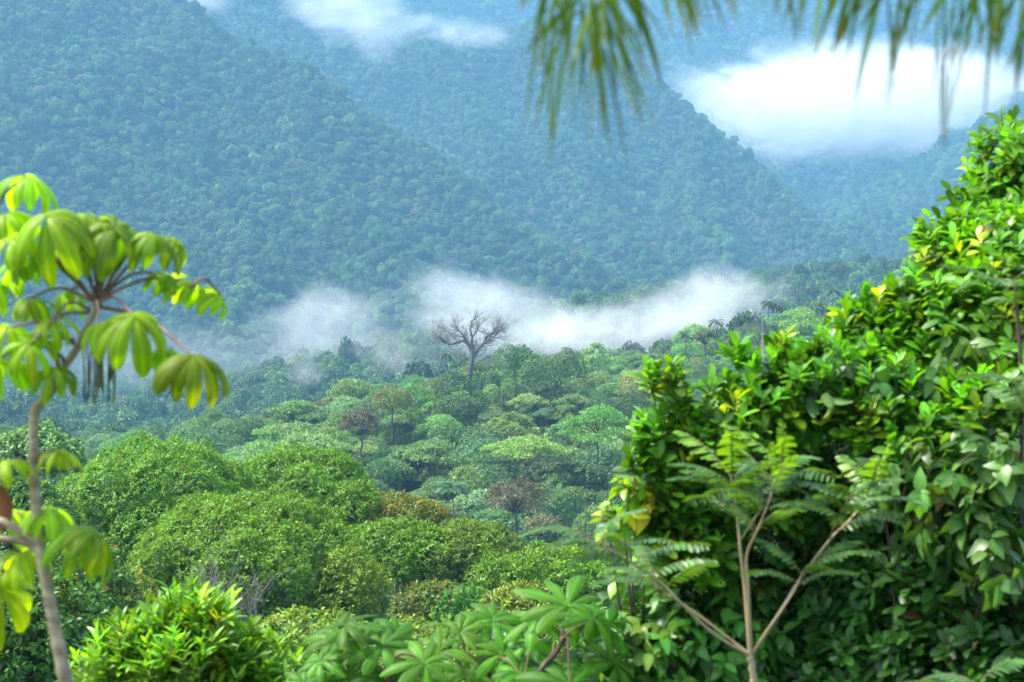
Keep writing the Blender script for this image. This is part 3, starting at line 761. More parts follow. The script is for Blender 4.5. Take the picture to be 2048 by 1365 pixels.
# ------------------------------------------------------------------ foreground: palmate leaves
def palmate(name, n=10, L=.2, W=.042, span=330, e0=15, e1=-75, col=(.13, .24, .02), seed=0, mat=None, gap=0):
    """A leaf of radiating oblong lobes that arch out and droop; stalk attaches at the origin, axis +Z."""
    rg = R_(seed); mb = MB(); ns = 9
    for k in range(n):
        ph = math.radians(-span / 2 + span * k / (n - 1) + rg.normal(0, 4))
        Lk = L * (.72 + .28 * math.cos(ph / 2)) * rg.uniform(.88, 1.1); Wk = W * rg.uniform(.88, 1.12) * (Lk / L) ** .5
        a0, a1 = math.radians(e0 + rg.normal(0, 6)), math.radians(e1 + rg.normal(0, 10))
        tt = np.linspace(0, 1, ns + 1); el = a0 + (a1 - a0) * tt ** .85
        x = np.concatenate([[0], np.cumsum(np.cos(el[:-1]))]) * Lk / ns; zz = np.concatenate([[0], np.cumsum(np.sin(el[:-1]))]) * Lk / ns
        wd = Wk * (0.10 + .95 * np.sin(math.pi * np.clip(tt ** 1.25 * .90, 0, 1)) ** .75); wd[-1] = Wk * .22; wd[0] = Wk * .12
        cols_ = np.linspace(-1, 1, 7); V, C = [], []
        c0 = np.array(col) * math.exp(rg.normal(0, .14)) * np.exp(rg.normal(0, .05, 3))
        tw = rg.normal(0, .25)
        for i_ in range(ns + 1):
            nx, nz_ = -math.sin(el[i_]), math.cos(el[i_])
            for cc in cols_:
                lift = wd[i_] * (-.35 * cc * cc + .10 * abs(cc)) + cc * wd[i_] * tw * tt[i_] + .05 * wd[i_] * math.sin(tt[i_] * 40) * abs(cc)
                V.append([x[i_] + nx * lift, cc * wd[i_], zz[i_] + nz_ * lift])
                C.append(c0 * (1.45 if abs(cc) < .1 else (1.0 + .10 * math.sin(tt[i_] * 45 + abs(cc) * 3))))
        V = np.array(V); ca, sa = math.cos(ph), math.sin(ph)
        V = np.stack([V[:, 0] * ca - V[:, 1] * sa, V[:, 0] * sa + V[:, 1] * ca, V[:, 2] + rg.normal(0, .004)], 1)
        Fc = [[(i_ + 1) * 7 + c, i_ * 7 + c, i_ * 7 + c + 1, (i_ + 1) * 7 + c + 1] for i_ in range(ns) for c in range(6)]
        mb.add(V, Fc, np.array(C))
    return mb.mesh(name, mat or M_CEC)


def axis_R(axis, az=0.0):
    """Rotation that takes +Z to axis, spun by az."""
    zt = nrm(np.array(axis, float)); ref = np.array([math.cos(az), math.sin(az), 0.0]); x = nrm(ref - zt * (ref @ zt)); y = np.cross(zt, x)
    return np.stack([x, y, zt], 1)


def curve(pts, n=14):
    pts = [np.array(p_, float) for p_ in pts]
    for _ in range(6):                                  # split overlong stretches so the curve does not overshoot
        ln = [np.linalg.norm(b - a) for a, b in zip(pts[:-1], pts[1:])]; out = [pts[0]]
        for k, b in enumerate(pts[1:]):
            if ln[k] > 2.0 * min(ln[max(0, k - 1)], ln[min(len(ln) - 1, k + 1)]): out.append((pts[k] + b) / 2)
            out.append(b)
        if len(out) == len(pts): break
        pts = out
    return curve_(pts, n)


def curve_(pts, n):
    """Smooth path through points (Catmull-Rom)."""
    pts = [np.array(p_, float) for p_ in pts]; pts = [2 * pts[0] - pts[1]] + pts + [2 * pts[-1] - pts[-2]]; out = []
    for k in range(1, len(pts) - 2):
        for u in np.linspace(0, 1, n, endpoint=False):
            a, b, c, d = pts[k - 1:k + 3]
            out.append(.5 * (2 * b + (c - a) * u + (2 * a - 5 * b + 4 * c - d) * u * u + (3 * b - a - 3 * c + d) * u ** 3))
    out.append(pts[-2]); return np.array(out)


Yc = 4.6
pc = lambda a, b, dy=0.0: P(a, b, Yc + dy)
base = pc(175, 1560); zg = float(H(np.array([base[0]]), np.array([Yc]))[0])
TH = thing("young_cecropia", "slender pale trunked young tree with big drooping lime leaves at left", "tree", (base[0], Yc, zg))
tb = MB(); off = np.array(TH.location)
tr = curve([(base[0] + .1, Yc, zg - .2), pc(175, 1560), pc(132, 1365), pc(103, 1220), pc(80, 1090), pc(68, 950), pc(67, 830)])
knots = 1 + .10 * (np.sin(np.arange(len(tr)) * 1.4) > .85)
tb.tube(tr - off, np.interp(np.linspace(0, 1, len(tr)), [0, .35, 1], [.036, .024, .0125]) * knots, n=12)
part("trunk", tb.mesh("trunk", M_PALE), TH)
for pts, r0, r1, mt in (([pc(67, 834), pc(74, 812), pc(100, 788), pc(128, 735), pc(152, 700), pc(185, 630), pc(196, 600)], .0135, .009, M_STEM),
                        ([pc(72, 1088), pc(40, 1062), pc(0, 1040), pc(-60, 1010, .1)], .012, .010, M_PALE), ([pc(76, 1100), pc(40, 1082), pc(0, 1078), pc(-70, 1085, .1)], .0115, .009, M_PALE)):
    bb = MB(); cpts = curve(pts) - off; bb.tube(cpts, np.linspace(r0, r1, len(cpts)), n=10); part("branch", bb.mesh("branch", mt), TH)
bb = MB(); bb.tube(curve([pc(196, 604), pc(192, 585), pc(200, 560)]) - off, np.linspace(.016, .006, 29), n=8); part("bud", bb.mesh("bud", M_TWIG), TH)
# (leaf centre, axis the blade hangs from, size, stalk start, seed, span, colour)
YG, DG = (.22, .39, .014), (.09, .20, .02)
LV = [((55, 352), (.1, -.25, 1), .17, (-40, 480), 1, 330, YG, .05), ((228, 455), (.25, -.55, .8), .205, (196, 600), 2, 340, (.14, .23, .02), -.05), ((250, 452), (.35, .3, .9), .19, (196, 600), 12, 340, DG, .1),
      ((95, 432), (-.1, -.65, .75), .225, (192, 590), 3, 300, YG, -.12), ((45, 520), (-.2, .2, 1), .15, (188, 600), 13, 300, (.17, .30, .03), .12), ((55, 597), (-.1, -.1, 1), .13, (190, 605), 4, 330, (.16, .29, .03), .05), ((392, 566), (.55, -.1, .8), .15, (200, 598), 5, 300, YG, .1),
      ((268, 632), (.1, -.5, .9), .21, (190, 610), 6, 330, YG, -.15), ((388, 712), (.25, -.35, .9), .205, (198, 612), 7, 250, (.17, .25, .012), -.2), ((330, 700), (.0, -.2, 1), .1, (198, 615), 17, 250, YG, -.1), ((60, 690), (.15, -.5, .85), .17, (180, 625), 8, 330, YG, -.1),
      ((170, 430), (.2, -.3, 1), .13, (195, 590), 41, 330, (.17, .31, .02), .0), ((60, 500), (-.2, -.3, 1), .15, (188, 600), 42, 330, YG, -.04), ((200, 650), (-.1, -.5, 1), .13, (190, 612), 43, 330, YG, -.1), ((350, 480), (.5, -.1, .9), .11, (205, 592), 44, 300, (.15, .28, .02), .06), ((100, 640), (-.1, -.4, 1), .13, (180, 620), 45, 330, YG, -.05), ((20, 655), (.1, -.4, 1), .16, (150, 690), 35, 330, YG, -.05), ((110, 740), (.2, -.4, 1), .13, (130, 730), 36, 330, (.18, .33, .02), -.08), ((310, 470), (.4, -.2, 1), .14, (200, 595), 37, 330, (.16, .29, .02), -.02), ((20, 480), (-.2, -.5, 1), .16, (185, 600), 38, 330, YG, -.1), ((440, 590), (.7, -.1, .7), .1, (380, 575), 39, 250, YG, .08), ((150, 470), (.0, -.3, 1), .13, (190, 600), 31, 330, (.16, .29, .02), .12), ((330, 548), (.2, .3, 1), .11, (196, 600), 32, 330, (.16, .30, .02), .1), ((130, 590), (-.3, .3, 1), .11, (190, 605), 33, 330, (.18, .32, .02), .1), ((10, 430), (-.3, -.2, 1), .15, (-60, 600), 34, 330, YG, .0), ((-5, 720), (-.1, -.3, 1), .2, (150, 680), 9, 330, YG, .0), ((-30, 560), (0, -.3, 1), .18, (-80, 700), 19, 330, YG, .15)]
for (a, b), ax, L, st, sd, span, cc, dy in LV:
    c0 = pc(a, b, dy); lf = part("leaf", palmate("leaf", 9, L * .94, L * .118, span, 4, -102, cc, sd), TH, c0, axis_R(ax, sd * 1.7))
    s0 = pc(*st); md = (s0 + c0) / 2 + np.array([0, 0, .035]); sb = MB(); cp = curve([s0, md, c0], 8) - c0
    sb.tube((axis_R(ax, sd * 1.7).T @ cp.T).T, np.linspace(.0052, .0035, len(cp)), n=6); part("petiole", sb.mesh("petiole", M_PETI), lf)
LW = [((118, 905), (.15, -.2, 1), .10, (68, 930), 21, 330), ((15, 925), (-.2, -.2, 1), .13, (66, 940), 22, 330), ((160, 1058), (.3, -.35, .9), .165, (74, 1080), 23, 330), ((190, 1072), (.45, .1, .8), .17, (74, 1075), 24, 300),
      ((95, 1018), (.1, -.1, 1), .16, (72, 1070), 25, 330), ((40, 1105), (-.1, -.3, 1), .15, (0, 1078), 26, 330), ((0, 1180), (.25, -.75, .55), .235, (-60, 1090), 27, 330), ((20, 1025), (-.2, -.2, 1), .13, (0, 1040), 28, 330)]
for (a, b), ax, L, st, sd, span in LW:
    c0 = pc(a, b, .02 * (sd - 24)); lf = part("leaf", palmate("leaf", 9, L * 1.0, L * .12, span, 4, -95, (.21, .35, .015), sd), TH, c0, axis_R(ax, sd * 1.3))
    s0 = pc(*st); sb = MB(); cp = curve([s0, (s0 + c0) / 2 + np.array([0, 0, .02]), c0], 8) - c0
    sb.tube((axis_R(ax, sd * 1.3).T @ cp.T).T, np.linspace(.005, .0035, len(cp)), n=6); part("petiole", sb.mesh("petiole", M_PETI), lf)
cb = MB(); rg = R_(61)
for k in range(16):
    a = rg.uniform(168, 236); b1 = rg.uniform(760, 812)
    p0, p1 = pc(a + rg.normal(0, 4), 655, .02), pc(a, b1, .02 + rg.normal(0, .03)); u = np.linspace(0, 1, 7)[:, None]
    cb.tube(p0 + (p1 - p0) * u + rg.normal(0, .0012, (7, 3)) - off, np.linspace(.0016, .0034, 7), n=6)
part("catkins", cb.mesh("catkins", bark_mat("green_catkin", (.05, .06, .025), (.11, .12, .04), 60)), TH)
wb = MB(); wb.add(*[x for x in (lambda v: (np.array([pc(-30, 960), pc(10, 975, -.01), pc(28, 1010, -.02), pc(22, 1050), pc(-5, 1065), pc(-30, 1050)]) - off, np.array([[0, 1, 4, 5], [1, 2, 3, 4]])))(0)])
part("withered_bract", wb.mesh("withered_bract", bark_mat("withered", (.12, .04, .01), (.25, .10, .03), 25)), TH)


# ------------------------------------------------------------------ foreground: palmate plants along the bottom
def palmate_plant(label, Y, stem, leaves, col, seed, L=.245, flat=(18, -38), name="palmate_plant"):
    """stem: pixel path of the main stem, leaves: (px, py, size factor, axis)."""
    stem = [(a, b + 38) for a, b in stem]; leaves = [(a, b + 38, s_, x_) for a, b, s_, x_ in leaves]
    pts = [P(a, b, Y) for a, b in stem]; zg = float(H(np.array([pts[0][0]]), np.array([Y]))[0])
    th = thing(name, label, "plant", (pts[0][0], Y, zg)); off = np.array(th.location)
    sb = MB(); cp = curve([np.array([pts[0][0], Y + .1, zg - .1])] + pts) - off; sb.tube(cp, np.linspace(.03, .010, len(cp)), n=9); part("stem", sb.mesh("stem", M_TWIG), th)
    me = [palmate("leaf", 9, L * 1.1, L * .145, 325, flat[0], flat[1], np.array(col) * f, seed + k) for k, f in enumerate((1, .85, 1.2))]
    rg = R_(seed)
    for k, (a, b, s, ax) in enumerate(leaves):
        dy = rg.uniform(-.25, .25); c0 = P(a, b, Y + dy); R = axis_R(ax, rg.random() * 6.28)
        lf = part("leaf", me[k % 3], th, c0, R, s)
        j_ = rg.integers(len(cp) * 2 // 3, len(cp)); s0 = cp[j_] + off
        pb = MB(); pp = curve([s0, (s0 + c0) / 2 + np.array([0, 0, .05]), c0], 8) - c0
        pb.tube((R.T @ pp.T).T / s, np.linspace(.006, .004, len(pp)), n=6); part("petiole", pb.mesh("petiole", M_PETI), lf)
    return th

up = lambda x, y=-.55: (x, y, .85)
palmate_plant("broad green palmate leaved plant at bottom centre, its crown leaf tallest", 8.0, [(1000, 1480), (1060, 1335), (1110, 1270), (1142, 1215)],
              [(1135, 1175, 1.05, up(.05)), (1185, 1200, .8, up(.4, -.3)), (1075, 1200, .8, up(-.3, -.3)), (1215, 1215, .75, up(.5)), (1140, 1335, 1.15, up(0, -.8)), (1060, 1250, .6, up(-.2)), (1230, 1290, .7, up(.4))], (.065, .20, .018), 300)
palmate_plant("palmate leaved plant left of the tallest one with middling bright leaves", 8.2, [(960, 1480), (975, 1360), (985, 1260)],
              [(985, 1205, .78, up(0)), (920, 1225, .7, up(-.2)), (880, 1265, .75, up(-.1)), (1000, 1275, .7, up(.2)), (940, 1310, .7, up(0)), (1040, 1310, .75, up(.2)), (895, 1215, .55, up(.1, -.2)), (1010, 1350, .8, up(.1))], (.075, .21, .018), 320)
palmate_plant("palmate leaved plant at the left of the bottom row, leaves hanging", 7.8, [(800, 1500), (790, 1380), (770, 1280)],
              [(670, 1240, .8, up(-.3)), (690, 1215, .7, up(-.1, -.2)), (640, 1285, .6, up(-.4)), (765, 1255, .8, up(0)), (790, 1225, .6, up(.2)), (850, 1290, .8, up(.2)), (700, 1320, .95, up(-.2)), (790, 1330, .9, up(.1)), (610, 1330, .7, up(-.2)), (870, 1350, .8, up(.1))], (.07, .20, .018), 340)

# ------------------------------------------------------------------ foreground: leafy shrubs
def shoot_mass(mb, tb, lobes, T, leaf, nleaf, per, col, rg, tip=None, ptip=0., axis_up=.8, open_=.75, droop=0., inner=.30, twig_r=.004, root=None):
    """Leafy shoots over and through a set of ball shaped lobes (centre, radius)."""
    for c, r in lobes:
        n = max(6, int(per * (r / .25) ** 2))
        d = rand_dirs(n, rg); rad = r * np.where(rg.random(n) < inner, rg.uniform(.3, .9, n), rg.uniform(.85, 1.12, n))
        p = c + d * rad[:, None] * .94
        ax = nrm(d * .7 + np.array([0, 0, axis_up]) + rg.normal(0, .25, (n, 3)))
        u = nrm(np.cross(ax, rg.normal(size=(n, 3)))); v = np.cross(ax, u)
        cs = colours(n, col, rg, .36, tip, ptip)
        for k in range(nleaf):
            a = k * 2.4 + rg.normal(0, .3, n); o = u * np.cos(a)[:, None] + v * np.sin(a)[:, None]
            op = open_ * (1.15 - .6 * k / nleaf)
            dd = nrm(ax * (1 - op) + o * op + np.array([0, 0, -droop]) + rg.normal(0, .12, (n, 3)))
            s = leaf * rg.uniform(.55, 1.25, n) * (1.05 - .25 * k / nleaf)
            q_ = p + ax * (leaf * (.9 * k / nleaf - .3))[..., None] if np.ndim(leaf) else p + ax * (leaf * (.9 * k / nleaf - .3))
            lc = np.clip(cs * np.exp(rg.normal(0, .18, (n, 1))), 0, .8); old = rg.random(n) < .009; lc[old] = np.array([.12, .07, .025]) * np.exp(rg.normal(0, .35, (old.sum(), 1)))
            mb.scatter(T, q_, basis(dd, ax + rg.normal(0, .2, (n, 3))), s, lc)
        if tb is not None:
            for k in range(0, n, 3):
                tb.tube([c * .5 + p[k] * .5 + rg.normal(0, .03, 3), p[k] - ax[k] * leaf * .3, p[k] + ax[k] * leaf * .5], [twig_r * 1.4, twig_r, twig_r * .6], n=5)


def shrub(name, label, px_lobes, T, leaf, nleaf, per, col, seed, root, **k):
    rg = R_(seed); lobes = [(P(a, b, Y), r / F * Y) for a, b, Y, r in px_lobes]
    c0 = P(*root); zg = float(H(np.array([c0[0]]), np.array([c0[1]]))[0])
    th = thing(name, label, k.pop("cat", "shrub"), (c0[0], c0[1], zg)); off = np.array(th.location)
    mb, tb = MB(), MB(); ll = [(c - off, r) for c, r in lobes]
    shoot_mass(mb, tb, ll, T, leaf, nleaf, per, col, rg, **k)
    fork = np.mean([c for c, r in ll], 0) * .55; fork[2] = max(.8, fork[2])
    limbs(tb, (0, 1.0, -.2), fork + [0, .8, 0], [c for c, r in ll], .022, rg, 6)
    part("foliage", mb.mesh("foliage", M_BUSH), th); part("stems", tb.mesh("stems", M_TWIG), th)
    return th


G1, G2, G3 = (.065, .20, .012), (.03, .10, .015), (.085, .21, .014)
YT = (.24, .34, .02)
shrub("broadleaf_tree", "tall glossy leaved tree filling the upper right edge", [(2035, 340, 9, 80), (2060, 430, 9, 100), (1985, 430, 9.2, 60), (1975, 520, 8.7, 95), (2050, 540, 8.4, 120), (1900, 560, 8.6, 80), (1985, 640, 8.2, 120), (1880, 640, 8.4, 80), (2075, 690, 8, 120), (1960, 370, 9.4, 30), (1880, 480, 8.8, 38), (1968, 305, 9.3, 20), (1918, 405, 9, 22), (1862, 480, 8.8, 22), (1845, 560, 8.6, 30), (2010, 268, 9.2, 24)],
      OBOV, .10, 9, 92, (.075, .21, .012), 11, (2030, 1300, 9), tip=YT, ptip=.07, cat="tree")
shrub("broadleaf_tree", "glossy leaved tree left of the dark hollow, with upright shoots", [(1750, 695, 8.4, 66), (1830, 690, 8.4, 70), (1690, 690, 8.6, 42), (1570, 790, 8, 72), (1490, 805, 8.2, 50), (1660, 800, 8, 100), (1770, 830, 7.9, 100), (1890, 850, 7.8, 80), (1970, 830, 7.7, 80), (1840, 900, 7.8, 90), (1702, 625, 8.5, 24), (1760, 628, 8.5, 30), (1810, 612, 8.5, 34), (1475, 730, 8.1, 24), (1540, 712, 8.1, 26), (1605, 715, 8.2, 26)],
      OBOV, .10, 9, 92, G1, 12, (1700, 1330, 8.6), tip=YT, ptip=.05, axis_up=1.3, open_=.55, cat="tree")
shrub("broadleaf_tree", "glossy leaved tree whose spray of shoots reaches farthest left", [(1338, 812, 8, 40), (1402, 882, 8, 60), (1470, 870, 8, 95), (1340, 910, 8, 60), (1330, 985, 8.1, 65), (1420, 960, 8.2, 100), (1530, 960, 8.3, 110), (1300, 1040, 8.2, 50), (1400, 1070, 8.3, 110), (1305, 772, 7.9, 20), (1352, 768, 7.9, 22), (1300, 868, 7.9, 26), (1288, 935, 7.9, 24)],
      OBOV, .098, 9, 92, (.068, .195, .012), 13, (1480, 1330, 8.5), tip=YT, ptip=.04, axis_up=1.2, open_=.6, cat="tree")
shrub("broadleaf_tree", "dark glossy leaved shrub mass at the lower right corner", [(1640, 1000, 8.5, 130), (1780, 1020, 8.2, 130), (1600, 1150, 8.6, 130), (1740, 1180, 8.3, 140), (1890, 1150, 8.0, 150), (2030, 1120, 7.9, 140), (1900, 1300, 7.9, 160), (2040, 1290, 7.7, 150), (1740, 1320, 8.2, 140), (1600, 1310, 8.5, 120)],
      OBOV, .105, 9, 84, G2, 14, (1800, 1380, 8.2), cat="tree")
shrub("broadleaf_shrub", "green shrub behind the base of the pinnate leaved tree", [(1290, 1180, 8.5, 70), (1370, 1200, 8.5, 100), (1480, 1180, 8.7, 110), (1310, 1290, 8.3, 100), (1430, 1310, 8.4, 120), (1530, 1340, 8.4, 100), (1250, 1340, 8.2, 80)],
      OVATE, .105, 7, 60, (.045, .14, .02), 15, (1400, 1380, 8.4), droop=.4, tip=(.14, .26, .03), ptip=.15)
shrub("climbing_vine", "vine with dull oval leaves draped over the lower right shrubs", [(1830, 955, 7.5, 70), (1930, 930, 7.4, 80), (2010, 950, 7.3, 70), (1880, 1030, 7.5, 70), (1960, 1040, 7.4, 80), (1990, 1130, 7.3, 60), (1760, 960, 7.6, 40)],
      OVATE, .105, 6, 60, (.065, .155, .03), 16, (1940, 1350, 7.6), droop=.55, axis_up=.3, cat="vine")
shrub("climbing_vine", "vine hanging above the dark hollow at right", [(1690, 740, 7.9, 45), (1780, 760, 7.8, 40), (1850, 775, 7.8, 35), (2030, 790, 7.5, 60), (1900, 700, 7.9, 40), (1640, 770, 7.8, 35)],
      OVATE, .105, 6, 60, (.07, .16, .035), 17, (1960, 1350, 7.9), droop=.6, axis_up=.2, cat="vine")
shrub("yellow_vine", "yellowing leaf spray at the left edge of the right hand shrubs", [(1255, 985, 8.0, 26), (1245, 1030, 8.0, 24), (1215, 1050, 8.0, 22), (1290, 1000, 8.0, 20)],
      OVATE, .10, 4, 40, (.15, .27, .02), 18, (1400, 1350, 8.2), droop=.5, tip=(.42, .40, .02), ptip=.2, cat="vine")
shrub("lanceleaf_shrub", "lime leaved bush with orange tipped shoots at bottom left", [(370, 1245, 9, 60), (330, 1290, 9, 75), (430, 1280, 9, 70), (250, 1320, 9, 70), (500, 1330, 9, 55), (380, 1350, 8.9, 100), (200, 1370, 9, 60), (290, 1390, 9, 90), (470, 1400, 9, 90), (560, 1390, 9, 60)],
      LANCE, .115, 9, 105, (.115, .26, .018), 19, (370, 1480, 9), tip=(.30, .32, .02), ptip=.05, axis_up=1.4, open_=.55)


# ------------------------------------------------------------------ foreground: pinnate leaved tree
def pinnate(name, n=11, L=.34, ll=.085, col=(.06, .14, .04), droop=.45, seed=0):
    """A feather leaf along +X with paired leaflets."""
    rg = R_(seed); mb = MB(); s = np.linspace(0, 1, n * 2)
    el = .35 - s * droop * 1.9; x = np.cumsum(np.cos(el)) / (n * 2) * L; zz = np.cumsum(np.sin(el)) / (n * 2) * L
    c = np.stack([x, 0 * x, zz], 1); mb.tube(np.concatenate([[[0, 0, 0]], c]), np.linspace(.0028, .0012, n * 2 + 1), (.16, .13, .05), 5)
    q_ = c[3::2]; m_ = len(q_); tl = np.sin(np.linspace(.6, 2.5, m_))
    for sg in (-1, 1):
        d = nrm(np.stack([np.full(m_, .35), np.full(m_, sg * 1.0), -.25 + rg.normal(0, .12, m_)], 1))
        mb.scatter(LEAFLET, q_, basis(d, np.array([-.1, 0, 1.0]) + rg.normal(0, .12, (m_, 3))), ll * tl * rg.uniform(.9, 1.1, m_), colours(m_, col, rg, .12))
    return mb.mesh(name, M_BUSH)


Yp = 6.2
pp_ = lambda a, b, dy=0.: P(a, b, Yp + dy)
rt = pp_(1508, 1365); zg = float(H(np.array([rt[0]]), np.array([Yp]))[0])
TP = thing("pinnate_tree", "thin tan stemmed young tree with feathery leaves before the right hand shrubs", "tree", (rt[0], Yp, zg)); off = np.array(TP.location)
tb = MB(); cp = curve([np.array([rt[0], Yp, zg - .1]), pp_(1508, 1365), pp_(1501, 1312)]) - off; tb.tube(cp + rg.normal(0, .0012, cp.shape), np.linspace(.019, .0125, len(cp)) * (1 + .12 * (np.sin(np.arange(len(cp)) * 1.1) > .8)), n=10); part("trunk", tb.mesh("trunk", M_STEM), TP)
PL = [pinnate("leaf", 13, .29, .058, c, dr, k) for k, (c, dr) in enumerate([((.06, .15, .03), .45), ((.055, .14, .034), .6), ((.12, .26, .02), .25), ((.13, .27, .02), .15)])]
BR = [([(1501, 1312, 0), (1430, 1270, -.05), (1360, 1205, -.1), (1320, 1165, -.1), (1250, 1118, -.15), (1180, 1080, -.2)], .011, 12),
      ([(1498, 1308, 0), (1410, 1240, .1), (1345, 1195, .15), (1290, 1160, .2)], .009, 8),
      ([(1500, 1312, 0), (1490, 1180, .05), (1480, 1090, .05), (1472, 1010, .1), (1462, 950, .1)], .014, 15),
      ([(1502, 1312, 0), (1497, 1180, -.05), (1494, 1110, -.05), (1520, 1050, -.1), (1550, 970, -.1)], .012, 12),
      ([(1478, 1085, .05), (1520, 1020, .1), (1570, 930, .1)], .007, 8),
      ([(1503, 1310, 0), (1560, 1225, .05), (1600, 1160, .1), (1660, 1080, .1), (1700, 1040, .1), (1745, 985, .15)], .012, 14),
      ([(1503, 1308, 0), (1550, 1240, -.1), (1590, 1180, -.1), (1605, 1145, -.1)], .009, 6),
      ([(1660, 1080, .1), (1670, 1050, .0), (1695, 1000, .0)], .006, 6)]
rg = R_(91)
for pts, r0, nl_ in BR:
    bb = MB(); cp = curve([pp_(*q_) for q_ in pts]) - off; bb.tube(cp, np.linspace(r0 * .6, r0 * .3, len(cp)), n=8); part("branch", bb.mesh("branch", M_STEM), TP)
    dirn = nrm(cp[-1] - cp[-6])
    for k in range(nl_):
        i_ = len(cp) - 1 - int((k / nl_) * len(cp) * .38); a = k * 2.4 + rg.normal(0, .4)
        hor = np.array([math.cos(a), math.sin(a) * .9, 0]); d = nrm(hor + dirn * .35 + np.array([0, 0, rg.uniform(.0, .35)]))
        young = (k < 3 and pts[-1][1] < 1000); me = PL[3] if (k == 0 and young) else PL[2] if young else PL[rg.integers(0, 2)]
        if k == 0 and young: d = nrm(np.array([rg.normal(.3, .3), -.2, 1.0]))
        part("leaf", me, TP, cp[i_] + off, basis(d[None], np.array([[0, 0, 1.0]]) + rg.normal(0, .15, (1, 3)))[0], rg.uniform(.7, 1.1) * (.66 if me is PL[3] else 1))

# fern like fronds at the bottom right corner and low sprays
def pinnate_plant(label, px, py, Y, n, seed, sc=1.):
    b0 = P(px, py, Y); zg = float(H(np.array([b0[0]]), np.array([Y]))[0]); th = thing("pinnate_shrub", label, "shrub", (b0[0], Y, zg)); off = np.array(th.location); rg = R_(seed)
    sb = MB(); cp = curve([np.array([b0[0], Y, zg - .1]), b0 + np.array([0.03, 0, -.5]), b0]) - off; sb.tube(cp, np.linspace(.016, .008, len(cp)), n=8); part("stem", sb.mesh("stem", M_TWIG), th)
    for k in range(n):
        a = k * 2.4 + rg.normal(0, .3); d = nrm(np.array([math.cos(a), math.sin(a), rg.uniform(.1, .6)]))
        part("leaf", PL[k % 2], th, b0 - np.array([0, 0, .02 * k]), basis(d[None], np.array([[0, 0, 1.0]]))[0], sc * rg.uniform(.8, 1.1))
pinnate_plant("feathery leaved plant at the very bottom right corner", 1960, 1365, 5.8, 9, 3)
pinnate_plant("feathery leaf spray at the right edge beside the vine", 2050, 770, 7.0, 9, 4, 1.1)
pinnate_plant("feathery leaf spray high in the right hand tree", 2030, 560, 7.6, 8, 5, 1.1)

# ------------------------------------------------------------------ foreground: palm fronds hanging from above
Yf = 2.4
pf = lambda a, b, dy=0.: P(a, b, Yf + dy)
RIB = leaf_template(10, lambda t: 1.0 * math.sin(math.pi * min(1, .12 + t * .86)) ** .6, 0, .35, 1.3)

def frond(label, spine, leaflets, seed):
    """spine: pixel path of the rachis; leaflets: (start px, start py, tip px, tip py, width px)."""
    rg = R_(seed); sp = curve([pf(*q_) for q_ in spine]); th = thing("palm_frond", label, "palm frond", sp[0]); off = np.array(th.location)
    sb = MB(); sb.tube(sp - off, np.linspace(.006, .002, len(sp)), n=8); part("rachis", sb.mesh("rachis", M_RAGE), th)
    mb = MB(); ns = 12
    more = [(a + rg.normal(0, 24), b + rg.normal(0, 18), c + rg.normal(0, 32), d * rg.uniform(.45, 1.0), w_ * rg.uniform(.6, .9), e + rg.uniform(-.1, .25)) for _ in (0, 1) for a, b, c, d, w_, e in leaflets]
    for (x0, y0, x1, y1, wpx, dy) in leaflets + more:
        p0, p1 = pf(x0, y0, dy * .3), pf(x1, y1, dy); L_ = np.linalg.norm(p1 - p0)
        bow = np.array([(x1 - x0) * .10 / F * Yf, 0, .10 * L_]) + rg.normal(0, .02 * L_, 3)
        u = np.linspace(0, 1, ns + 1)[:, None]; c = p0 * (1 - u) + p1 * u + bow * (4 * u * (1 - u)) * .35
        c = c - off; tn = nrm(np.gradient(c, axis=0)); side = nrm(np.cross(tn, np.array([rg.normal(0, .5), 1.0, rg.normal(0, .3)])))
        wd = wpx / F * Yf * .25 * np.sin(np.pi * np.clip(.12 + u * .86, 0, 1)) ** .7
        nn = np.cross(side, tn); V = np.stack([c + side * wd + nn * wd * .4, c, c - side * wd + nn * wd * .4], 1).reshape(-1, 3)
        cc = np.array([.055, .125, .010]) * math.exp(rg.normal(0, .2)); C = np.repeat(cc[None], len(V), 0) * np.repeat(1 + .0 * u, 3, 0)
        tipc = np.array([.20, .13, .03]); wgt = np.repeat(np.clip((u[:, 0] - .72) / .28, 0, 1) * rg.uniform(0, 1), 3)[:, None]; C = C * (1 - wgt) + tipc * wgt
        Fc = [[(i_ + 1) * 3 + k, i_ * 3 + k, i_ * 3 + k + 1, (i_ + 1) * 3 + k + 1] for i_ in range(ns) for k in (0, 1)]
        mb.add(V, Fc, C)
    part("leaflets", mb.mesh("leaflets", M_PALM), th)

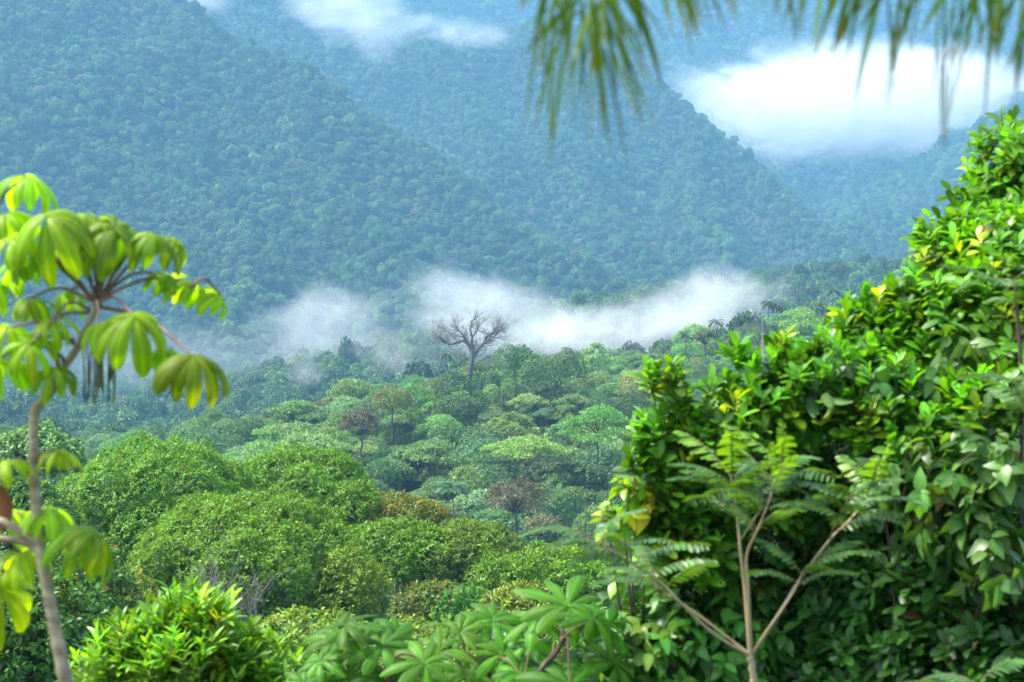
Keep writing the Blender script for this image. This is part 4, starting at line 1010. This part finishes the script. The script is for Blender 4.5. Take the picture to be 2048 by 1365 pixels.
rg = R_(17)
LF1 = [(1100, -80, 1038, 20, 16, .1), (1110, -60, 1050, 250, 15, .05), (1120, -40, 1080, 130, 22, 0), (1130, -20, 1070, 260, 14, .1), (1150, 10, 1098, 335, 20, -.05), (1150, -10, 1110, 250, 16, .1), (1170, 10, 1140, 215, 14, .1), (1165, 0, 1165, 190, 20, 0), (1180, 20, 1150, 120, 26, -.1),
       (1190, 20, 1255, 330, 20, 0), (1195, 10, 1205, 270, 14, .15), (1200, 0, 1290, 270, 16, .05), (1205, -10, 1235, 190, 22, 0), (1210, -30, 1305, 165, 18, .1), (1220, -50, 1245, 120, 24, -.05), (1230, -60, 1325, 180, 20, .05), (1240, -80, 1320, 150, 22, 0), (1180, -60, 1185, 150, 24, -.1), (1140, -80, 1130, 120, 24, -.1), (1290, -160, 1400, 85, 20, .1), (1330, -160, 1450, 60, 20, 0), (1280, -120, 1345, 60, 14, .2), (1215, 5, 1285, 210, 16, .1), (1160, 5, 1075, 90, 14, .1), (1200, 10, 1180, 300, 10, .2), (1330, -150, 1395, 70, 24, 0), (1350, -170, 1425, 55, 22, .05), (1400, -160, 1480, 30, 14, .1), (1360, -170, 1380, 110, 14, .15)]
frond("palm frond tip with a dense fan of leaflets hanging at top centre", [(1320, -420, .3), (1260, -220, .15), (1200, -60, 0), (1178, 40, -.05)], LF1, 1)
LF1 = [(a, b, 1182 + (c - 1182) * 1.18, d, w_, e) for a, b, c, d, w_, e in LF1]
LF2 = [(1560, -150, 1590, 75, 20, .1), (1580, -150, 1545, 40, 14, .15), (1620, -130, 1590, 90, 14, .1), (1600, -140, 1500, 40, 10, .2), (1640, -120, 1600, 60, 14, 0), (1700, -90, 1632, 115, 24, 0), (1720, -80, 1680, 90, 22, -.05), (1740, -70, 1690, 130, 16, .1), (1760, -60, 1655, 115, 18, 0), (1770, -50, 1710, 210, 16, .1), (1790, -40, 1720, 60, 26, -.1), (1810, -60, 1785, 150, 18, 0), (1830, -50, 1775, 215, 16, .1), (1850, -60, 1800, 90, 20, 0)]
frond("palm frond with sparse leaflets slanting left over the white cloud", [(2080, -460, .3), (1950, -260, .15), (1820, -80, 0), (1740, -10, -.05)], LF2, 2)
LF3 = [(1930, -120, 1915, 130, 16, .1), (1960, -100, 1840, 70, 20, 0), (1985, -90, 1880, 150, 14, .1), (1890, -100, 1890, 300, 13, .1), (1960, -80, 1935, 110, 18, 0), (1990, -70, 1968, 250, 16, .1), (2010, -60, 1995, 120, 20, 0), (2030, -60, 1985, 70, 22, -.1), (2050, -50, 2030, 200, 20, 0), (2070, -60, 2055, 230, 18, .1), (2080, -40, 2020, 130, 20, 0), (2100, -40, 2075, 170, 20, 0), (1880, 100, 1885, 296, 10, .1), (2040, -60, 1920, 160, 12, .2)]
frond("palm frond with long straggly leaflets at the top right corner", [(2300, -440, .3), (2180, -240, .15), (2060, -90, 0), (1980, -50, -.05)], LF3, 3)

# ------------------------------------------------------------------ air: haze and mist
def vol_mat(name, color, density, absorb=(0, 0, 0), aniso=0.0):
    m = bpy.data.materials.new(name); m.use_nodes = True; t = m.node_tree
    t.nodes.remove(t.nodes["Principled BSDF"]); v = t.nodes.new("ShaderNodeVolumePrincipled")
    v.inputs["Color"].default_value = (*color, 1); v.inputs["Density"].default_value = density; v.inputs["Anisotropy"].default_value = aniso
    v.inputs["Absorption Color"].default_value = (*absorb, 1)
    t.links.new(v.outputs[0], t.nodes["Material Output"].inputs["Volume"])
    return m, t, v

HAZE_D = 0.00014
M_HAZE, _, _ = vol_mat("haze_air", (.23, .53, .80), HAZE_D)
x1, y0, y1, z0, z1 = 3900, -60, 6400, ZMIN - 1.5, ZMAX + 45
hb = MB(); hb.add([(sx * x1, yy, zz) for zz in (z0, z1) for yy in (y0, y1) for sx in (-1, 1)], [[0, 2, 3, 1], [4, 5, 7, 6], [0, 1, 5, 4], [2, 6, 7, 3], [0, 4, 6, 2], [1, 3, 7, 5]])
loose("haze", hb.mesh("haze", M_HAZE, False), kind="stuff", label="pale blue haze filling the valley air", cat="haze")


def ico(sub=4):
    import bmesh
    b = bmesh.new(); bmesh.ops.create_icosphere(b, subdivisions=sub, radius=1.0)
    V = np.array([v.co[:] for v in b.verts]); Fc = np.array([[v.index for v in f.verts] for f in b.faces]); b.free(); return V, Fc

ICO = ico(4)

def mist(label, px, py, Y, rx, ry, depth, dens, nscale, core, seed, tilt=0., stretch=1.4, name="mist", white=.97):
    """An ellipsoid of drifting vapour: centre and radii in photo pixels at distance Y, depth in metres, soft noise inside."""
    c = P(px, py, Y); rx, ry = rx / F * Y, ry / F * Y
    m, t, v = vol_mat(name, (white, white, white + .01), 0.0, (white, white, white + .01))
    N, L = t.nodes.new, t.links.new
    tc = N("ShaderNodeTexCoord"); ln = N("ShaderNodeVectorMath"); ln.operation = 'LENGTH'; L(tc.outputs["Object"], ln.inputs[0])
    mp = N("ShaderNodeMapping"); mp.inputs["Scale"].default_value = (rx / stretch, depth / stretch, ry); mp.inputs["Location"].default_value = (seed * 13.7, seed * 5.1, 0)
    L(tc.outputs["Object"], mp.inputs[0])
    nz = N("ShaderNodeTexNoise"); nz.inputs["Scale"].default_value = nscale; nz.inputs["Detail"].default_value = 7; nz.inputs["Roughness"].default_value = .66; nz.inputs["Distortion"].default_value = .8
    L(mp.outputs[0], nz.inputs["Vector"])
    fall = N("ShaderNodeMapRange"); fall.interpolation_type = 'SMOOTHSTEP'; fall.inputs[1].default_value = 1.0; fall.inputs[2].default_value = .1; fall.inputs[3].default_value = -.75; fall.inputs[4].default_value = core
    L(ln.outputs["Value"], fall.inputs[0])
    am = N("ShaderNodeMath"); am.operation = 'MULTIPLY_ADD'; am.inputs[1].default_value = 2.4; am.inputs[2].default_value = -1.2; L(nz.outputs[0], am.inputs[0])
    ad = N("ShaderNodeMath"); ad.operation = 'ADD'; L(am.outputs[0], ad.inputs[0]); L(fall.outputs[0], ad.inputs[1])
    md = N("ShaderNodeMapRange"); md.interpolation_type = 'SMOOTHSTEP'; md.inputs[1].default_value = 0.0; md.inputs[2].default_value = 1.0; md.inputs[3].default_value = 0; md.inputs[4].default_value = dens
    L(ad.outputs[0], md.inputs[0]); L(md.outputs[0], v.inputs["Density"])
    mb = MB(); mb.add(*ICO); o = loose(name, mb.mesh(name, m), kind="stuff", label=label, cat="mist")
    o.location = c; o.scale = (rx, depth, ry); o.rotation_euler = (0, math.radians(tilt), 0)
    return o

mist("bright white mist bank lying just behind the ridge crest", 1180, 665, 800, 520, 125, 90, .018, .042, .64, 1, -4)
mist("mist plume rising behind the bare dead tree", 915, 620, 880, 260, 200, 80, .0145, .042, .64, 2, 14)
mist("mist bank drifting behind the skyline palms", 1410, 615, 900, 340, 165, 90, .014, .042, .64, 3, -8)
mist("thin mist wisp left of the bare dead tree", 640, 660, 1250, 330, 210, 110, .0082, .032, .60, 4, -14)
mist("tiny mist puff low in the valley on the left", 605, 740, 1000, 110, 75, 50, .008, .05, .55, 5)
mist("soft mist joining the plume and the bank behind the dome beside the dead tree", 1060, 625, 890, 220, 120, 70, .0105, .042, .60, 12, 14)
mist("thin veil of mist lying over the left valley floor", 330, 720, 1180, 620, 150, 330, 0.0008, .014, .75, 10)
mist("faint mist drifting down over the trees left of the ridge", 790, 690, 980, 230, 150, 90, .0046, .032, .58, 11, 10)
mist("large white cloud filling the gap between mountains at right", 1730, 200, 3620, 680, 245, 330, .0125, .0075, .95, 6, 2, name="cloud", white=.80)
mist("white cloud streaming down over the mountain at top left", 690, 10, 3150, 280, 180, 130, .012, .008, .85, 7, 25, name="cloud", white=.80)
mist("thin cloud streak trailing right across the top of the mountain", 880, 56, 3150, 330, 70, 90, .010, .009, .70, 8, 9, name="cloud", white=.80)
mist("cloud scrap behind the top left mountain crest", 400, -8, 3000, 150, 70, 100, .009, .01, .6, 9, 15, name="cloud", white=.80)
